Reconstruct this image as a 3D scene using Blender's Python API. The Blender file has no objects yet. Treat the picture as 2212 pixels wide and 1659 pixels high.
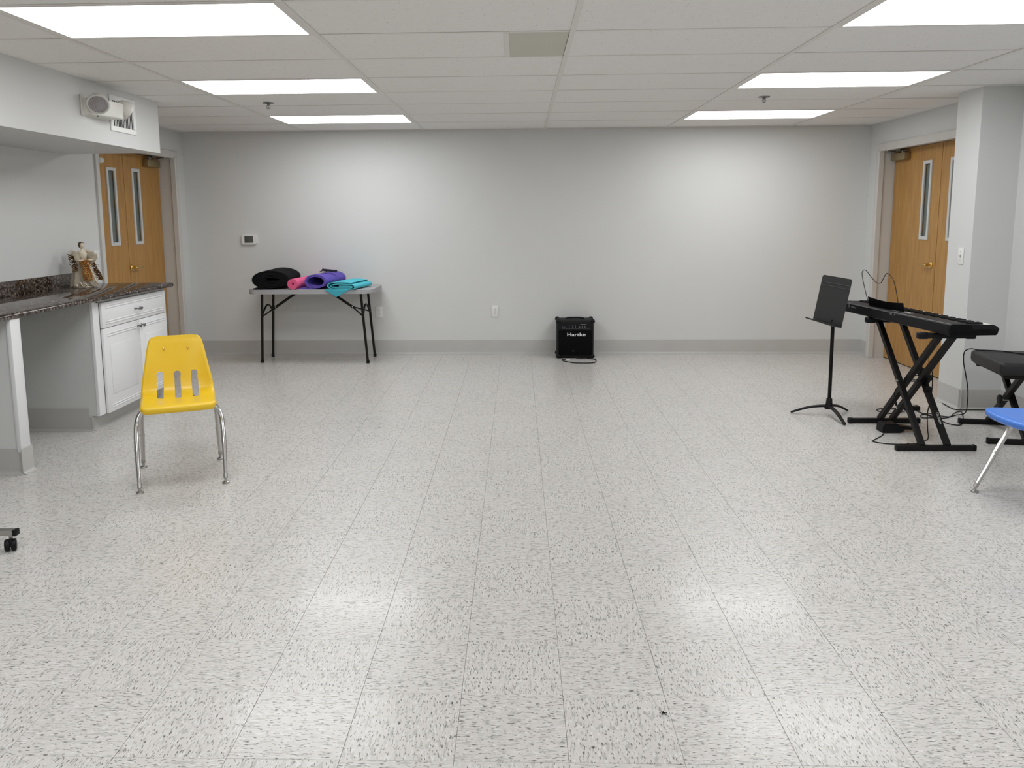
import bpy, bmesh, math, random
from mathutils import Vector, Matrix
random.seed(7)
C = bpy.context.scene.collection
sc = bpy.context.scene
R = math.radians

# ---------------------------------------------------------------- camera
CAMZ = 1.4301
cam_d = bpy.data.cameras.new('camera')
cam = bpy.data.objects.new('camera', cam_d); C.objects.link(cam)
F = 1737.54
cam_d.sensor_fit = 'HORIZONTAL'; cam_d.sensor_width = 36.0
cam_d.lens = F / 2212 * 36.0
cam_d.shift_x = 39.08 / 2212
cam_d.shift_y = -119.2 / 2212
cam_d.clip_start = .05; cam_d.clip_end = 60
def cam_basis(p, yw, r):
    cp, sp, cy, sy, cr, sr = math.cos(p), math.sin(p), math.cos(yw), math.sin(yw), math.cos(r), math.sin(r)
    f = Vector((sy*cp, cy*cp, -sp)); rt = Vector((cy, -sy, 0)); up = rt.cross(f)
    return rt*cr + up*sr, up*cr - rt*sr, f
rt, up, fw = cam_basis(.139259, -.033150, -.0074009)
M = Matrix((( rt.x, up.x, -fw.x, 0), (rt.y, up.y, -fw.y, 0), (rt.z, up.z, -fw.z, CAMZ), (0, 0, 0, 1)))
cam.matrix_world = M
sc.camera = cam

# ---------------------------------------------------------------- world, exposure
w = bpy.data.worlds.new('world'); sc.world = w; w.use_nodes = True
w.node_tree.nodes['Background'].inputs[0].default_value = (.5, .52, .55, 1)
w.node_tree.nodes['Background'].inputs[1].default_value = .05
vs = sc.view_settings
vs.view_transform = 'Standard'; vs.look = 'None'; vs.gamma = 1; vs.exposure = 0.12; vs.use_curve_mapping = False
LAMP = 8.2            # strength of the ceiling diffusers

# ---------------------------------------------------------------- materials
def nmat(name):
    m = bpy.data.materials.new(name); m.use_nodes = True
    return m, m.node_tree, m.node_tree.nodes['Principled BSDF']
def mat(name, col, rough=.5, metal=0, spec=.5, coat=0, noise=0, nscale=20, bump=0, bscale=200, emis=None, es=0):
    m, t, b = nmat(name)
    b.inputs['Base Color'].default_value = (*col, 1); b.inputs['Roughness'].default_value = rough
    b.inputs['Metallic'].default_value = metal; b.inputs['Specular IOR Level'].default_value = spec
    b.inputs['Coat Weight'].default_value = coat; b.inputs['Coat Roughness'].default_value = .1
    if emis: b.inputs['Emission Color'].default_value = (*emis, 1); b.inputs['Emission Strength'].default_value = es
    tc = t.nodes.new('ShaderNodeTexCoord')
    n = t.nodes.new('ShaderNodeTexNoise'); n.inputs['Scale'].default_value = nscale; n.inputs['Detail'].default_value = 4
    t.links.new(tc.outputs['Object'], n.inputs['Vector'])
    mx = t.nodes.new('ShaderNodeMix'); mx.data_type = 'RGBA'
    k = 1 - (noise if noise else .03)
    mx.inputs['A'].default_value = (*[c*k for c in col], 1); mx.inputs['B'].default_value = (*[min(1, c*(2-k)) for c in col], 1)
    t.links.new(n.outputs['Fac'], mx.inputs['Factor']); t.links.new(mx.outputs['Result'], b.inputs['Base Color'])
    if bump:
        n2 = t.nodes.new('ShaderNodeTexNoise'); n2.inputs['Scale'].default_value = bscale
        t.links.new(tc.outputs['Object'], n2.inputs['Vector'])
        bp = t.nodes.new('ShaderNodeBump'); bp.inputs['Strength'].default_value = bump; bp.inputs['Distance'].default_value = .002
        t.links.new(n2.outputs['Fac'], bp.inputs['Height']); t.links.new(bp.outputs['Normal'], b.inputs['Normal'])
    return m
def ramp(t, src, stops):
    r = t.nodes.new('ShaderNodeValToRGB'); e = r.color_ramp.elements
    e[0].position, e[0].color = stops[0][0], (*stops[0][1], 1); e[1].position, e[1].color = stops[-1][0], (*stops[-1][1], 1)
    for p, c in stops[1:-1]:
        x = e.new(p); x.color = (*c, 1)
    t.links.new(src, r.inputs['Fac']); return r.outputs['Color']
def mixc(t, fac, a, b, mode='MIX'):
    mx = t.nodes.new('ShaderNodeMix'); mx.data_type = 'RGBA'; mx.blend_type = mode
    for k, v in (('Factor', fac), ('A', a), ('B', b)):
        if isinstance(v, (int, float)): mx.inputs[k].default_value = v
        elif isinstance(v, tuple): mx.inputs[k].default_value = (*v, 1)
        else: t.links.new(v, mx.inputs[k])
    return mx.outputs['Result']
def noise(t, scale, mapscale=(1, 1, 1), detail=3, rough=.5, off=(0, 0, 0)):
    g = t.nodes.new('ShaderNodeNewGeometry'); mp = t.nodes.new('ShaderNodeMapping')
    mp.inputs['Scale'].default_value = mapscale; mp.inputs['Location'].default_value = off
    t.links.new(g.outputs['Position'], mp.inputs['Vector'])
    n = t.nodes.new('ShaderNodeTexNoise'); n.inputs['Scale'].default_value = scale; n.inputs['Detail'].default_value = detail
    n.inputs['Roughness'].default_value = rough
    t.links.new(mp.outputs['Vector'], n.inputs['Vector']); return n.outputs['Fac']

def floor_mat(name, along_x):
    """vinyl composition tile: short dark and pale flecks lying along the grain"""
    m, t, b = nmat(name)
    s = (.24, 1, 1) if along_x else (1, .24, 1)
    s2 = (.30, 1, 1) if along_x else (1, .30, 1)
    o = (0, 0, 0) if along_x else (3.3, 7.1, 0)
    base = mixc(t, ramp(t, noise(t, 4, (1, 1, 1), 2), [(.3, (0, 0, 0)), (.7, (1, 1, 1))]), (.585, .563, .538), (.62, .598, .572))
    cl = ramp(t, noise(t, 90, s, 2.0, .5, o), [(.36, (0, 0, 0)), (.46, (1, 1, 1))])
    base = mixc(t, cl, (.46, .447, .42), base)
    pale = ramp(t, noise(t, 150, s, 1.5, .5, (5, 2, 1)), [(.58, (0, 0, 0)), (.66, (1, 1, 1))])
    base = mixc(t, pale, base, (.68, .67, .655))
    md = ramp(t, noise(t, 185, s2, 1.0, .45, (2, 11, 2)), [(.635, (0, 0, 0)), (.675, (1, 1, 1))])
    base = mixc(t, md, base, (.24, .23, .21))
    dk = ramp(t, noise(t, 165, s2, 1.0, .45, (9, 4, 2)), [(.655, (0, 0, 0)), (.70, (1, 1, 1))])
    base = mixc(t, dk, base, (.13, .125, .11))
    dk2 = ramp(t, noise(t, 105, s2, 1.0, .4, (1, 14, 6)), [(.74, (0, 0, 0)), (.78, (1, 1, 1))])
    base = mixc(t, dk2, base, (.09, .09, .08))
    t.links.new(base, b.inputs['Base Color'])
    rr = ramp(t, noise(t, 1.3, (1, 1, 1), 3), [(.3, (.27, .27, .27)), (.7, (.34, .34, .34))])
    t.links.new(rr, b.inputs['Roughness'])
    b.inputs['Specular IOR Level'].default_value = .42
    b.inputs['Coat Weight'].default_value = .16; b.inputs['Coat Roughness'].default_value = .12; b.inputs['Coat IOR'].default_value = 1.45
    bp = t.nodes.new('ShaderNodeBump'); bp.inputs['Strength'].default_value = .12; bp.inputs['Distance'].default_value = .004
    t.links.new(noise(t, 9, (1, 1, 1), 2), bp.inputs['Height'])
    t.links.new(bp.outputs['Normal'], b.inputs['Normal'])
    t.links.new(bp.outputs['Normal'], b.inputs['Coat Normal'])
    return m
def wall_mat(name, col):
    m, t, b = nmat(name)
    c = mixc(t, ramp(t, noise(t, 1.2, (1, 1, 1), 3), [(.3, (0, 0, 0)), (.7, (1, 1, 1))]), tuple(x*.97 for x in col), col)
    sc_ = ramp(t, noise(t, 5, (1, 1, 2.2), 5, .62, (3, 5, 2)), [(.775, (0, 0, 0)), (.80, (1, 1, 1))])
    c = mixc(t, sc_, c, tuple(x*.62 for x in col))
    t.links.new(c, b.inputs['Base Color'])
    b.inputs['Roughness'].default_value = .55; b.inputs['Specular IOR Level'].default_value = .35
    bp = t.nodes.new('ShaderNodeBump'); bp.inputs['Strength'].default_value = .12; bp.inputs['Distance'].default_value = .001
    t.links.new(noise(t, 260, (1, 1, 1), 3), bp.inputs['Height']); t.links.new(bp.outputs['Normal'], b.inputs['Normal'])
    return m
def tile_mat():
    m, t, b = nmat('ceiling_board')
    base = mixc(t, noise(t, 30, (1, 1, 1), 3), (.80, .785, .765), (.86, .845, .825))
    d = ramp(t, noise(t, 95, (1, 1, 1), 2.5, .5, (2, 2, 0)), [(.685, (0, 0, 0)), (.72, (1, 1, 1))])
    base = mixc(t, d, base, (.40, .39, .37))
    t.links.new(base, b.inputs['Base Color']); b.inputs['Roughness'].default_value = .95; b.inputs['Specular IOR Level'].default_value = .1
    return m
def wood_mat():
    m, t, b = nmat('honey_maple_veneer')
    g = noise(t, 9, (4, 4, .35), 4, .55)
    c = ramp(t, g, [(.25, (.36, .175, .036)), (.5, (.44, .225, .052)), (.75, (.52, .275, .072))])
    f = ramp(t, noise(t, 60, (6, 6, .35), 2), [(.4, (.93, .93, .93)), (.6, (1, 1, 1))])
    t.links.new(mixc(t, 1.0, c, f, 'MULTIPLY'), b.inputs['Base Color'])
    b.inputs['Roughness'].default_value = .38; b.inputs['Coat Weight'].default_value = .15
    return m
def granite_mat():
    m, t, b = nmat('brown_granite')
    g = t.nodes.new('ShaderNodeNewGeometry')
    v = t.nodes.new('ShaderNodeTexVoronoi'); v.inputs['Scale'].default_value = 85
    t.links.new(g.outputs['Position'], v.inputs['Vector'])
    s = t.nodes.new('ShaderNodeSeparateColor'); t.links.new(v.outputs['Color'], s.inputs['Color'])
    c = ramp(t, s.outputs[0], [(0, (.018, .013, .010)), (.35, (.035, .024, .018)), (.55, (.10, .07, .055)), (.8, (.19, .15, .13)), (1, (.30, .25, .22))])
    n = ramp(t, noise(t, 40, (1, 1, 1), 4, .6), [(.38, (.25, .22, .2)), (.62, (1, 1, 1))])
    t.links.new(mixc(t, 1.0, c, n, 'MULTIPLY'), b.inputs['Base Color'])
    b.inputs['Roughness'].default_value = .07; b.inputs['Specular IOR Level'].default_value = .32
    return m
M_ = {}
M_['wall'] = wall_mat('grey_green_wall_paint', (.665, .67, .66))
M_['floor_x'] = floor_mat('vinyl_tile_grain_across', True)
M_['floor_y'] = floor_mat('vinyl_tile_grain_away', False)
M_['joint'] = mat('floor_joint', (.14, .13, .115), .8)
M_['board'] = tile_mat()
M_['tee'] = mat('painted_grid', (.74, .72, .685), .5, noise=.02)
M_['wood'] = wood_mat()
M_['granite'] = granite_mat()
M_['frame'] = mat('door_frame_paint', (.60, .585, .555), .4, noise=.02)
M_['base'] = mat('vinyl_cove_base', (.47, .46, .44), .33, noise=.06, nscale=6)
M_['cab'] = mat('white_cabinet_laminate', (.78, .785, .79), .3, noise=.01)
M_['cabside'] = mat('grey_white_panel', (.60, .61, .60), .45, noise=.02)
M_['white'] = mat('white_plastic', (.78, .78, .76), .35, noise=.01)
M_['lampwhite'] = mat('ivory_white_plastic', (.66, .65, .60), .35, noise=.02)
M_['black'] = mat('black_plastic', (.006, .006, .007), .45, spec=.2, noise=.1, bump=.2, bscale=300)
M_['blackmetal'] = mat('black_powder_coat', (.006, .005, .005), .42, spec=.2, noise=.1)
M_['brownmetal'] = mat('dark_brown_enamel', (.009, .007, .005), .38, spec=.22, noise=.1)
M_['slot'] = mat('dark_slot', (.008, .008, .007), .8, spec=.15)
M_['chrome'] = mat('chrome', (.58, .57, .56), .14, 1.0, noise=.02)
M_['steel'] = mat('brushed_steel', (.42, .41, .39), .35, 1.0)
M_['pewter'] = mat('pewter', (.20, .20, .20), .3, .9)
M_['brass'] = mat('polished_brass', (.75, .54, .20), .2, 1.0)
M_['bronze'] = mat('brass_coated_steel', (.33, .26, .14), .34, .75)
M_['yellow'] = mat('yellow_polypropylene', (.80, .52, .018), .33, noise=.04, nscale=7, bump=.15, bscale=400)
M_['blue'] = mat('blue_polypropylene', (.055, .20, .66), .33, noise=.04, nscale=7, bump=.15, bscale=400)
M_['tabletop'] = mat('grey_moulded_plastic', (.38, .38, .39), .5, noise=.04, nscale=30, bump=.3, bscale=250)
M_['foamblack'] = mat('black_foam', (.007, .007, .008), .85, spec=.12, bump=.4, bscale=300)
M_['pink'] = mat('pink_foam', (.80, .13, .28), .8, spec=.2, noise=.05, bump=.4, bscale=300)
M_['purple'] = mat('purple_foam', (.13, .09, .42), .8, spec=.2, noise=.05, bump=.4, bscale=300)
M_['cyan'] = mat('turquoise_foam', (.09, .52, .62), .8, spec=.2, noise=.05, bump=.4, bscale=300)
M_['navy'] = mat('navy_webbing', (.010, .010, .025), .8)
M_['screen'] = mat('grey_lcd', (.085, .09, .085), .25)
M_['panel'] = mat('olive_grey_panel', (.56, .55, .475), .55, noise=.05, nscale=4)
M_['grille'] = mat('black_grille_cloth', (.004, .004, .005), .9, spec=.1, bump=.5, bscale=700)
M_['tolex'] = mat('black_tolex', (.008, .008, .008), .6, spec=.25, bump=.8, bscale=500)
M_['text'] = mat('white_lettering', (.75, .75, .75), .5)
M_['label'] = mat('faded_print', (.42, .42, .42), .5)
M_['grey'] = mat('dim_grey_print', (.22, .22, .22), .5)
M_['keywhite'] = mat('white_key', (.80, .79, .76), .25)
M_['vinyl'] = mat('black_vinyl_upholstery', (.016, .016, .016), .5, spec=.35, bump=.7, bscale=160)
M_['deskm'] = mat('satin_black_sheet', (.014, .014, .015), .5, spec=.3)
M_['cream'] = mat('cream_fabric', (.72, .64, .51), .7, noise=.12, nscale=40, bump=.6, bscale=120)
M_['gold'] = mat('gold_ribbon', (.52, .25, .06), .33, .45, noise=.4, nscale=60)
M_['darkgold'] = mat('bronze_ribbon', (.16, .085, .03), .35, .3, noise=.4, nscale=60)
M_['skin'] = mat('porcelain', (.70, .58, .44), .4)
M_['hair'] = mat('brown_hair', (.07, .045, .022), .6)
M_['tan'] = mat('tan_wood', (.56, .40, .21), .5, noise=.12, nscale=20)
M_['hole'] = mat('plenum_dark', (.10, .10, .10), .9)
m, t, b = nmat('lamp_diffuser')
b.inputs['Base Color'].default_value = (.8, .8, .8, 1); b.inputs['Emission Color'].default_value = (.97, .985, 1.0, 1); b.inputs['Emission Strength'].default_value = LAMP
n_ = noise(t, 400, (1, 1, 1), 1); bp_ = t.nodes.new('ShaderNodeBump'); bp_.inputs['Strength'].default_value = .2
t.links.new(n_, bp_.inputs['Height']); t.links.new(bp_.outputs['Normal'], b.inputs['Normal'])
M_['diffuser'] = m
m, t, b = nmat('grey_green_glass')
b.inputs['Base Color'].default_value = (.23, .27, .25, 1); b.inputs['Roughness'].default_value = .08
b.inputs['Transmission Weight'].default_value = .35; b.inputs['IOR'].default_value = 1.5
M_['glass'] = m
m, t, b = nmat('ribbed_lens')
b.inputs['Base Color'].default_value = (.50, .48, .50, 1); b.inputs['Roughness'].default_value = .12; b.inputs['Metallic'].default_value = .5
tc = t.nodes.new('ShaderNodeTexCoord'); wv = t.nodes.new('ShaderNodeTexWave'); wv.inputs['Scale'].default_value = 26
t.links.new(tc.outputs['Object'], wv.inputs['Vector']); bp_ = t.nodes.new('ShaderNodeBump'); bp_.inputs['Strength'].default_value = .8; bp_.inputs['Distance'].default_value = .012
t.links.new(wv.outputs['Fac'], bp_.inputs['Height']); t.links.new(bp_.outputs['Normal'], b.inputs['Normal'])
M_['lens'] = m

# ---------------------------------------------------------------- mesh helpers
def thing(name, label, cat, loc=(0, 0, 0), rotz=0, group=None):
    o = bpy.data.objects.new(name, None); C.objects.link(o); o.empty_display_size = .1
    o.location = loc; o.rotation_euler = (0, 0, rotz)
    o['label'] = label; o['category'] = cat
    if group: o['group'] = group
    return o
def wm(o):                      # world matrix of a freshly made parent chain
    mm = o.matrix_basis.copy()
    while o.parent: o = o.parent; mm = o.matrix_basis @ mm
    return mm
class MB:
    def __init__(s): s.b = bmesh.new()
    def box(s, lo, hi, bev=0, seg=2, M=None):
        tb = bmesh.new(); bmesh.ops.create_cube(tb, size=1)
        c = [(a+b_)/2 for a, b_ in zip(lo, hi)]; d = [abs(b_-a) for a, b_ in zip(lo, hi)]
        for v in tb.verts: v.co = Vector((c[0]+v.co.x*d[0], c[1]+v.co.y*d[1], c[2]+v.co.z*d[2]))
        if bev: bmesh.ops.bevel(tb, geom=list(tb.edges), offset=min(bev, min(d)*.49), segments=seg, affect='EDGES', profile=.5)
        return s._add(tb, M, smooth=False)
    def _add(s, tb, M=None, smooth=True):
        if M is not None: bmesh.ops.transform(tb, matrix=M, verts=tb.verts)
        bmesh.ops.recalc_face_normals(tb, faces=tb.faces)
        for f in tb.faces: f.smooth = smooth
        me = bpy.data.meshes.new('t'); tb.to_mesh(me); tb.free(); s.b.from_mesh(me); bpy.data.meshes.remove(me); return s
    def tube(s, pts, r, seg=12, caps=True, closed=False, rads=None, flat=1.0, square=False):
        pts = [Vector(p) for p in pts]; n = len(pts); tb = bmesh.new(); rings = []
        tang = []
        for i in range(n):
            if closed: t_ = pts[(i+1) % n]-pts[i-1]
            else: t_ = pts[min(i+1, n-1)]-pts[max(i-1, 0)]
            tang.append(t_.normalized())
        nrm = tang[0].orthogonal().normalized()
        if abs(tang[0].z) < .95: nrm = (Vector((0, 0, 1)) - tang[0]*tang[0].z).normalized()
        elif square: nrm = (Vector((1, 0, 0)) - tang[0]*tang[0].x).normalized()
        for i in range(n):
            nrm = (nrm - tang[i]*nrm.dot(tang[i])).normalized(); bn = tang[i].cross(nrm)
            rr = rads[i] if rads else r
            ring = []
            for k in range(4 if square else seg):
                a = 2*math.pi*(k+(.5 if square else 0))/(4 if square else seg); q = 1.414 if square else 1
                ring.append(tb.verts.new(pts[i] + nrm*math.cos(a)*rr*q*flat + bn*math.sin(a)*rr*q))
            rings.append(ring)
        S = len(rings[0])
        for i in range(n if closed else n-1):
            A, B_ = rings[i], rings[(i+1) % n]
            for k in range(S): tb.faces.new((A[k], A[(k+1) % S], B_[(k+1) % S], B_[k]))
        if caps and not closed: tb.faces.new(rings[0]); tb.faces.new(rings[-1][::-1])
        return s._add(tb, smooth=not square)
    def lathe(s, prof, seg=24, M=None, sx=1, sy=1):
        tb = bmesh.new(); rings = []
        for r, z in prof: rings.append([tb.verts.new((max(r, 1e-5)*sx*math.cos(2*math.pi*k/seg), max(r, 1e-5)*sy*math.sin(2*math.pi*k/seg), z)) for k in range(seg)])
        for a, b_ in zip(rings, rings[1:]):
            for k in range(seg): tb.faces.new((a[k], a[(k+1) % seg], b_[(k+1) % seg], b_[k]))
        tb.faces.new(rings[0]); tb.faces.new(rings[-1])
        return s._add(tb, M)
    def prism(s, poly, depth, M=None, bev=0, smooth=False):      # poly in xy, extruded +z
        tb = bmesh.new(); a = [tb.verts.new((x, y, 0)) for x, y in poly]; b_ = [tb.verts.new((x, y, depth)) for x, y in poly]
        n = len(poly); tb.faces.new(a[::-1]); tb.faces.new(b_)
        for k in range(n): tb.faces.new((a[k], a[(k+1) % n], b_[(k+1) % n], b_[k]))
        if bev: bmesh.ops.bevel(tb, geom=list(tb.edges), offset=bev, segments=2, affect='EDGES')
        return s._add(tb, M, smooth)
    def sheet(s, grid, th=0, M=None):                            # grid[i][j] points; optional thickness
        tb = bmesh.new(); V = [[tb.verts.new(p) for p in row] for row in grid]
        for i in range(len(V)-1):
            for j in range(len(V[0])-1): tb.faces.new((V[i][j], V[i][j+1], V[i+1][j+1], V[i+1][j]))
        if th: bmesh.ops.solidify(tb, geom=list(tb.faces), thickness=th)
        return s._add(tb, M)
    def sphere(s, c, r, sc_=(1, 1, 1), u=16, v=10):
        tb = bmesh.new(); bmesh.ops.create_uvsphere(tb, u_segments=u, v_segments=v, radius=r)
        return s._add(tb, Matrix.Translation(c) @ Matrix.Diagonal((*sc_, 1)))
    def build(s, name, m, parent=None, world=False, sharp=35, loc=None, **tags):
        me = bpy.data.meshes.new(name)
        if world and parent: bmesh.ops.transform(s.b, matrix=wm(parent).inverted(), verts=s.b.verts)
        if loc is not None: bmesh.ops.translate(s.b, vec=-Vector(loc), verts=s.b.verts)
        s.b.to_mesh(me); s.b.free()
        me.materials.append(M_[m] if isinstance(m, str) else m)
        try: me.set_sharp_from_angle(angle=R(sharp))
        except Exception: pass
        o = bpy.data.objects.new(name, me); C.objects.link(o)
        if parent: o.parent = parent
        if loc is not None: o.location = loc
        for k, v in tags.items(): o[k] = v
        return o
def box(name, m, lo, hi, parent=None, bev=0, world=False, **tags): return MB().box(lo, hi, bev).build(name, m, parent, world, **tags)
def tag(o, label, cat, group=None):
    o['label'] = label; o['category'] = cat
    if group: o['group'] = group
    return o
def spline(pts, n=8, closed=False):
    P = [Vector(p) for p in pts]; out = []; L = len(P)
    for i in range(L if closed else L-1):
        p0, p1, p2, p3 = (P[(i-1) % L], P[i], P[(i+1) % L], P[(i+2) % L]) if closed else (P[max(i-1, 0)], P[i], P[i+1], P[min(i+2, L-1)])
        for k in range(n):
            u = k/n
            out.append(.5*((2*p1) + (-p0+p2)*u + (2*p0-5*p1+4*p2-p3)*u*u + (-p0+3*p1-3*p2+p3)*u**3))
    if not closed: out.append(P[-1])
    return out
def copy_obj(o, parent=None):
    c = o.copy(); C.objects.link(c); c.parent = parent
    for ch in [x for x in bpy.data.objects if x.parent == o]: copy_obj(ch, c)
    return c
def T(x=0, y=0, z=0): return Matrix.Translation((x, y, z))
def RX(a): return Matrix.Rotation(R(a), 4, 'X')
def RY(a): return Matrix.Rotation(R(a), 4, 'Y')
def RZ(a): return Matrix.Rotation(R(a), 4, 'Z')
def text_mesh(body, size, name, m, parent, M, ext=.0006, bold=.0, sx=1):
    cu = bpy.data.curves.new(name, 'FONT'); cu.body = body; cu.size = size; cu.extrude = ext; cu.offset = bold; cu.align_x = 'CENTER'; cu.align_y = 'CENTER'
    to = bpy.data.objects.new(name, cu); C.objects.link(to)
    bpy.context.view_layer.update()
    me = bpy.data.meshes.new_from_object(to.evaluated_get(bpy.context.evaluated_depsgraph_get()))
    bpy.data.objects.remove(to); bpy.data.curves.remove(cu)
    me.transform(M @ Matrix.Diagonal((sx, 1, 1, 1))); me.materials.clear(); me.materials.append(M_[m]); me.name = name
    o = bpy.data.objects.new(name, me); C.objects.link(o); o.parent = parent; return o

# ================================================================= THE ROOM
H = 2.293; XL, XR, YB, YN = -3.449, 3.492, 8.299, -3.0
XR2 = 3.505; SY0, SY1 = 5.87, 6.19; PX = 3.22       # pilaster on the right wall
DLX, DRX = -3.60, 3.63                               # planes of the doors
DL0, DL1, DR0, DR1, DH = 6.58, 8.06, 6.28, 8.06, 2.035
S = dict(kind='structure')
box('wall_back', 'wall', (XL-.3, YB, 0), (XR+.3, YB+.12, H+.15), **S)
box('wall_front', 'wall', (XL-.3, YN-.12, 0), (XR+.3, YN, H+.15), **S)
mb = MB(); mb.box((XL-.22, YN, 0), (XL, DL0-.04, H+.15)); mb.box((XL-.22, DL1+.04, 0), (XL, YB, H+.15)); mb.box((XL-.22, DL0-.04, DH+.045), (XL, DL1+.04, H+.15)); mb.build('wall_left', 'wall', **S)
mb = MB(); mb.box((XR, SY1, 0), (XR+.22, DR0-.04, H+.15)); mb.box((XR, DR1+.04, 0), (XR+.22, YB, H+.15)); mb.box((XR, DR0-.04, DH+.045), (XR+.22, DR1+.04, H+.15)); mb.box((XR2, YN, 0), (XR+.22, SY1, H+.15)); mb.build('wall_right', 'wall', **S)
box('wall_pilaster', 'wall', (PX, SY0, 0), (XR+.05, SY1, H+.02), **S)
box('wall_soffit', 'wall', (XL-.01, -.8, 1.918), (-2.717, 6.125, H+.02), **S)

# ---- floor: slab with individual vinyl tiles
fl = box('floor', 'joint', (XL-.3, YN-.1, -.1), (XR+.3, YB+.1, -.0016), **S)
FR = .0032; TS = .3048; FX, FY = -.1732, 1.948
cosf, sinf = math.cos(FR), math.sin(FR)
def tile_mesh(gx, gy):
    b_ = bmesh.new(); x, y = TS/2-gx, TS/2-gy; e = .0005; z = 0; zb = -.003
    top = [b_.verts.new(p) for p in ((-x+e, -y+e, z), (x-e, -y+e, z), (x-e, y-e, z), (-x+e, y-e, z))]
    mid = [b_.verts.new(p) for p in ((-x, -y, z-.0005), (x, -y, z-.0005), (x, y, z-.0005), (-x, y, z-.0005))]
    bot = [b_.verts.new(p) for p in ((-x, -y, zb), (x, -y, zb), (x, y, zb), (-x, y, zb))]
    b_.faces.new(top)
    for a_, c_ in ((mid, top), (bot, mid)):
        for k in range(4): b_.faces.new((a_[k], a_[(k+1) % 4], c_[(k+1) % 4], c_[k]))
    return b_
tm = {}
for key in ('floor_x', 'floor_y'):
    b_ = tile_mesh(.00050, .00016); me = bpy.data.meshes.new('floor_tile'); b_.to_mesh(me); b_.free(); me.materials.append(M_[key]); tm[key] = me
cells = []
for i in range(-12, 13):
    for j in range(-17, 22):
        cx, cy = FX+(i+.5)*TS, FY+(j+.5)*TS
        x, y = cx*cosf-cy*sinf, cx*sinf+cy*cosf
        if x < XL-.2 or x > XR+.2 or y < YN-.1 or y > YB+.1: continue
        vis = abs(x+.03*y) < .66*y+.35 and 1.65 < y < 8.5 and abs(x) < 3.5
        cells.append((0 if vis else 1, y, i, j, x, y))
cells.sort()
rest = {'floor_x': bmesh.new(), 'floor_y': bmesh.new()}
for n, (v, _, i, j, x, y) in enumerate(cells):
    key = 'floor_x' if (i+j) % 2 == 0 else 'floor_y'
    dy = -.0005 if j in (8, 0) else 0
    if n < 296:
        o = bpy.data.objects.new('floor_tile', tm[key]); C.objects.link(o); o.parent = fl
        o.location = (x+random.uniform(-.0002, .0002), y+random.uniform(-.00012, .00012)+(0.0006 if j in (8, 0) else 0), random.uniform(-.0002, 0)); o.rotation_euler = (0, 0, FR)
    else:
        mm = T(x, y, random.uniform(-.0002, 0)) @ Matrix.Rotation(FR, 4, 'Z')
        me = tm[key].copy(); me.transform(mm); rest[key].from_mesh(me); bpy.data.meshes.remove(me)
for key in rest:
    me = bpy.data.meshes.new('floor_tiles'); rest[key].to_mesh(me); rest[key].free(); me.materials.append(M_[key])
    o = bpy.data.objects.new('floor_tiles', me); C.objects.link(o); o.parent = fl; o['kind'] = 'stuff'

# ---- suspended ceiling: slab, tees, tiles
ce = box('ceiling', 'hole', (XL-.3, YN-.1, H+.09), (XR+.3, YB+.1, H+.15), **S)
TX = [.2516+1.2192*k for k in range(-3, 3)]
TY = [3.981+.6096*k for k in range(-12, 8)]
LIGHTS = {}
for row, y0 in enumerate((7.0290, 5.2002, 3.3714, 1.5426, -.2862, -2.115)):
    for side, x0 in ((0, TX[1]), (1, TX[4])): LIGHTS[(side, row)] = (x0, y0)
def in_soffit(x0, x1, y0, y1): return x1 <= -2.70 and y1 <= 6.13 and y0 > -.9
for x in TX:
    if x > XL+.02: box('main_tee', 'tee', (x-.0127, YN, H-.001), (x+.0127, YB, H+.003), ce)
for y in TY:
    for x0, x1 in zip([XL]+TX, TX+[XR+.02]):
        if x1-x0 < .08 or in_soffit(x0, x1, y, y): continue
        box('cross_tee', 'tee', (x0+.0125, y-.012, H+.0020), (x1-.0125, y+.012, H+.003), ce)
box('wall_angle', 'tee', (XL, YB-.022, H+.0008), (XR, YB, H+.003), ce)
box('wall_angle', 'tee', (XL, 6.125, H+.0008), (XL+.022, YB-.022, H+.003), ce)
box('wall_angle', 'tee', (XR-.022, SY1, H+.0008), (XR, YB-.022, H+.003), ce)
xs = [XL]+TX+[XR+.02]; ys = [YN]+TY+[YB]
mt = M_['board']; cache = {}
for a in range(len(xs)-1):
    for c in range(len(ys)-1):
        x0, x1, y0, y1 = xs[a], xs[a+1], ys[c], ys[c+1]
        if x1-x0 < .08 or y1-y0 < .05: continue
        if any(abs(x0-lx) < .01 and abs(y0-ly) < .01 for lx, ly in LIGHTS.values()): continue
        if in_soffit(x0, x1, y0, y1): continue
        if abs(y0-3.981) < .01 and abs(x1-TX[3]) < .01: x1 -= .318
        w_, d_ = round(x1-x0-.006, 3), round(y1-y0-.006, 3)
        if (w_, d_) not in cache:
            q = MB().box((-w_/2, -d_/2, 0), (w_/2, d_/2, .016), .0015, 1); me = bpy.data.meshes.new('ceiling_tile'); q.b.to_mesh(me); q.b.free(); me.materials.append(mt); cache[(w_, d_)] = me
        o = bpy.data.objects.new('ceiling_tile', cache[(w_, d_)]); C.objects.link(o); o.parent = ce
        o.location = ((x0+x1)/2, (y0+y1)/2, H+.0032+random.uniform(0, .0008)); o.rotation_euler = (random.uniform(-.0008, .0008), 0, 0)
# small access panel set in the grid
t_ = thing('ceiling_panel', 'small square olive grey panel set in the white ceiling grid, left of the middle tee', 'ceiling panel', (.09, 4.286, H))
box('panel_face', 'panel', (-.142, -.292, .003), (.147, .292, .012), t_)
mb = MB(); mb.box((-.166, -.292, -.0005), (-.142, .292, .006)); mb.build('panel_edge', 'tee', t_)

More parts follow.
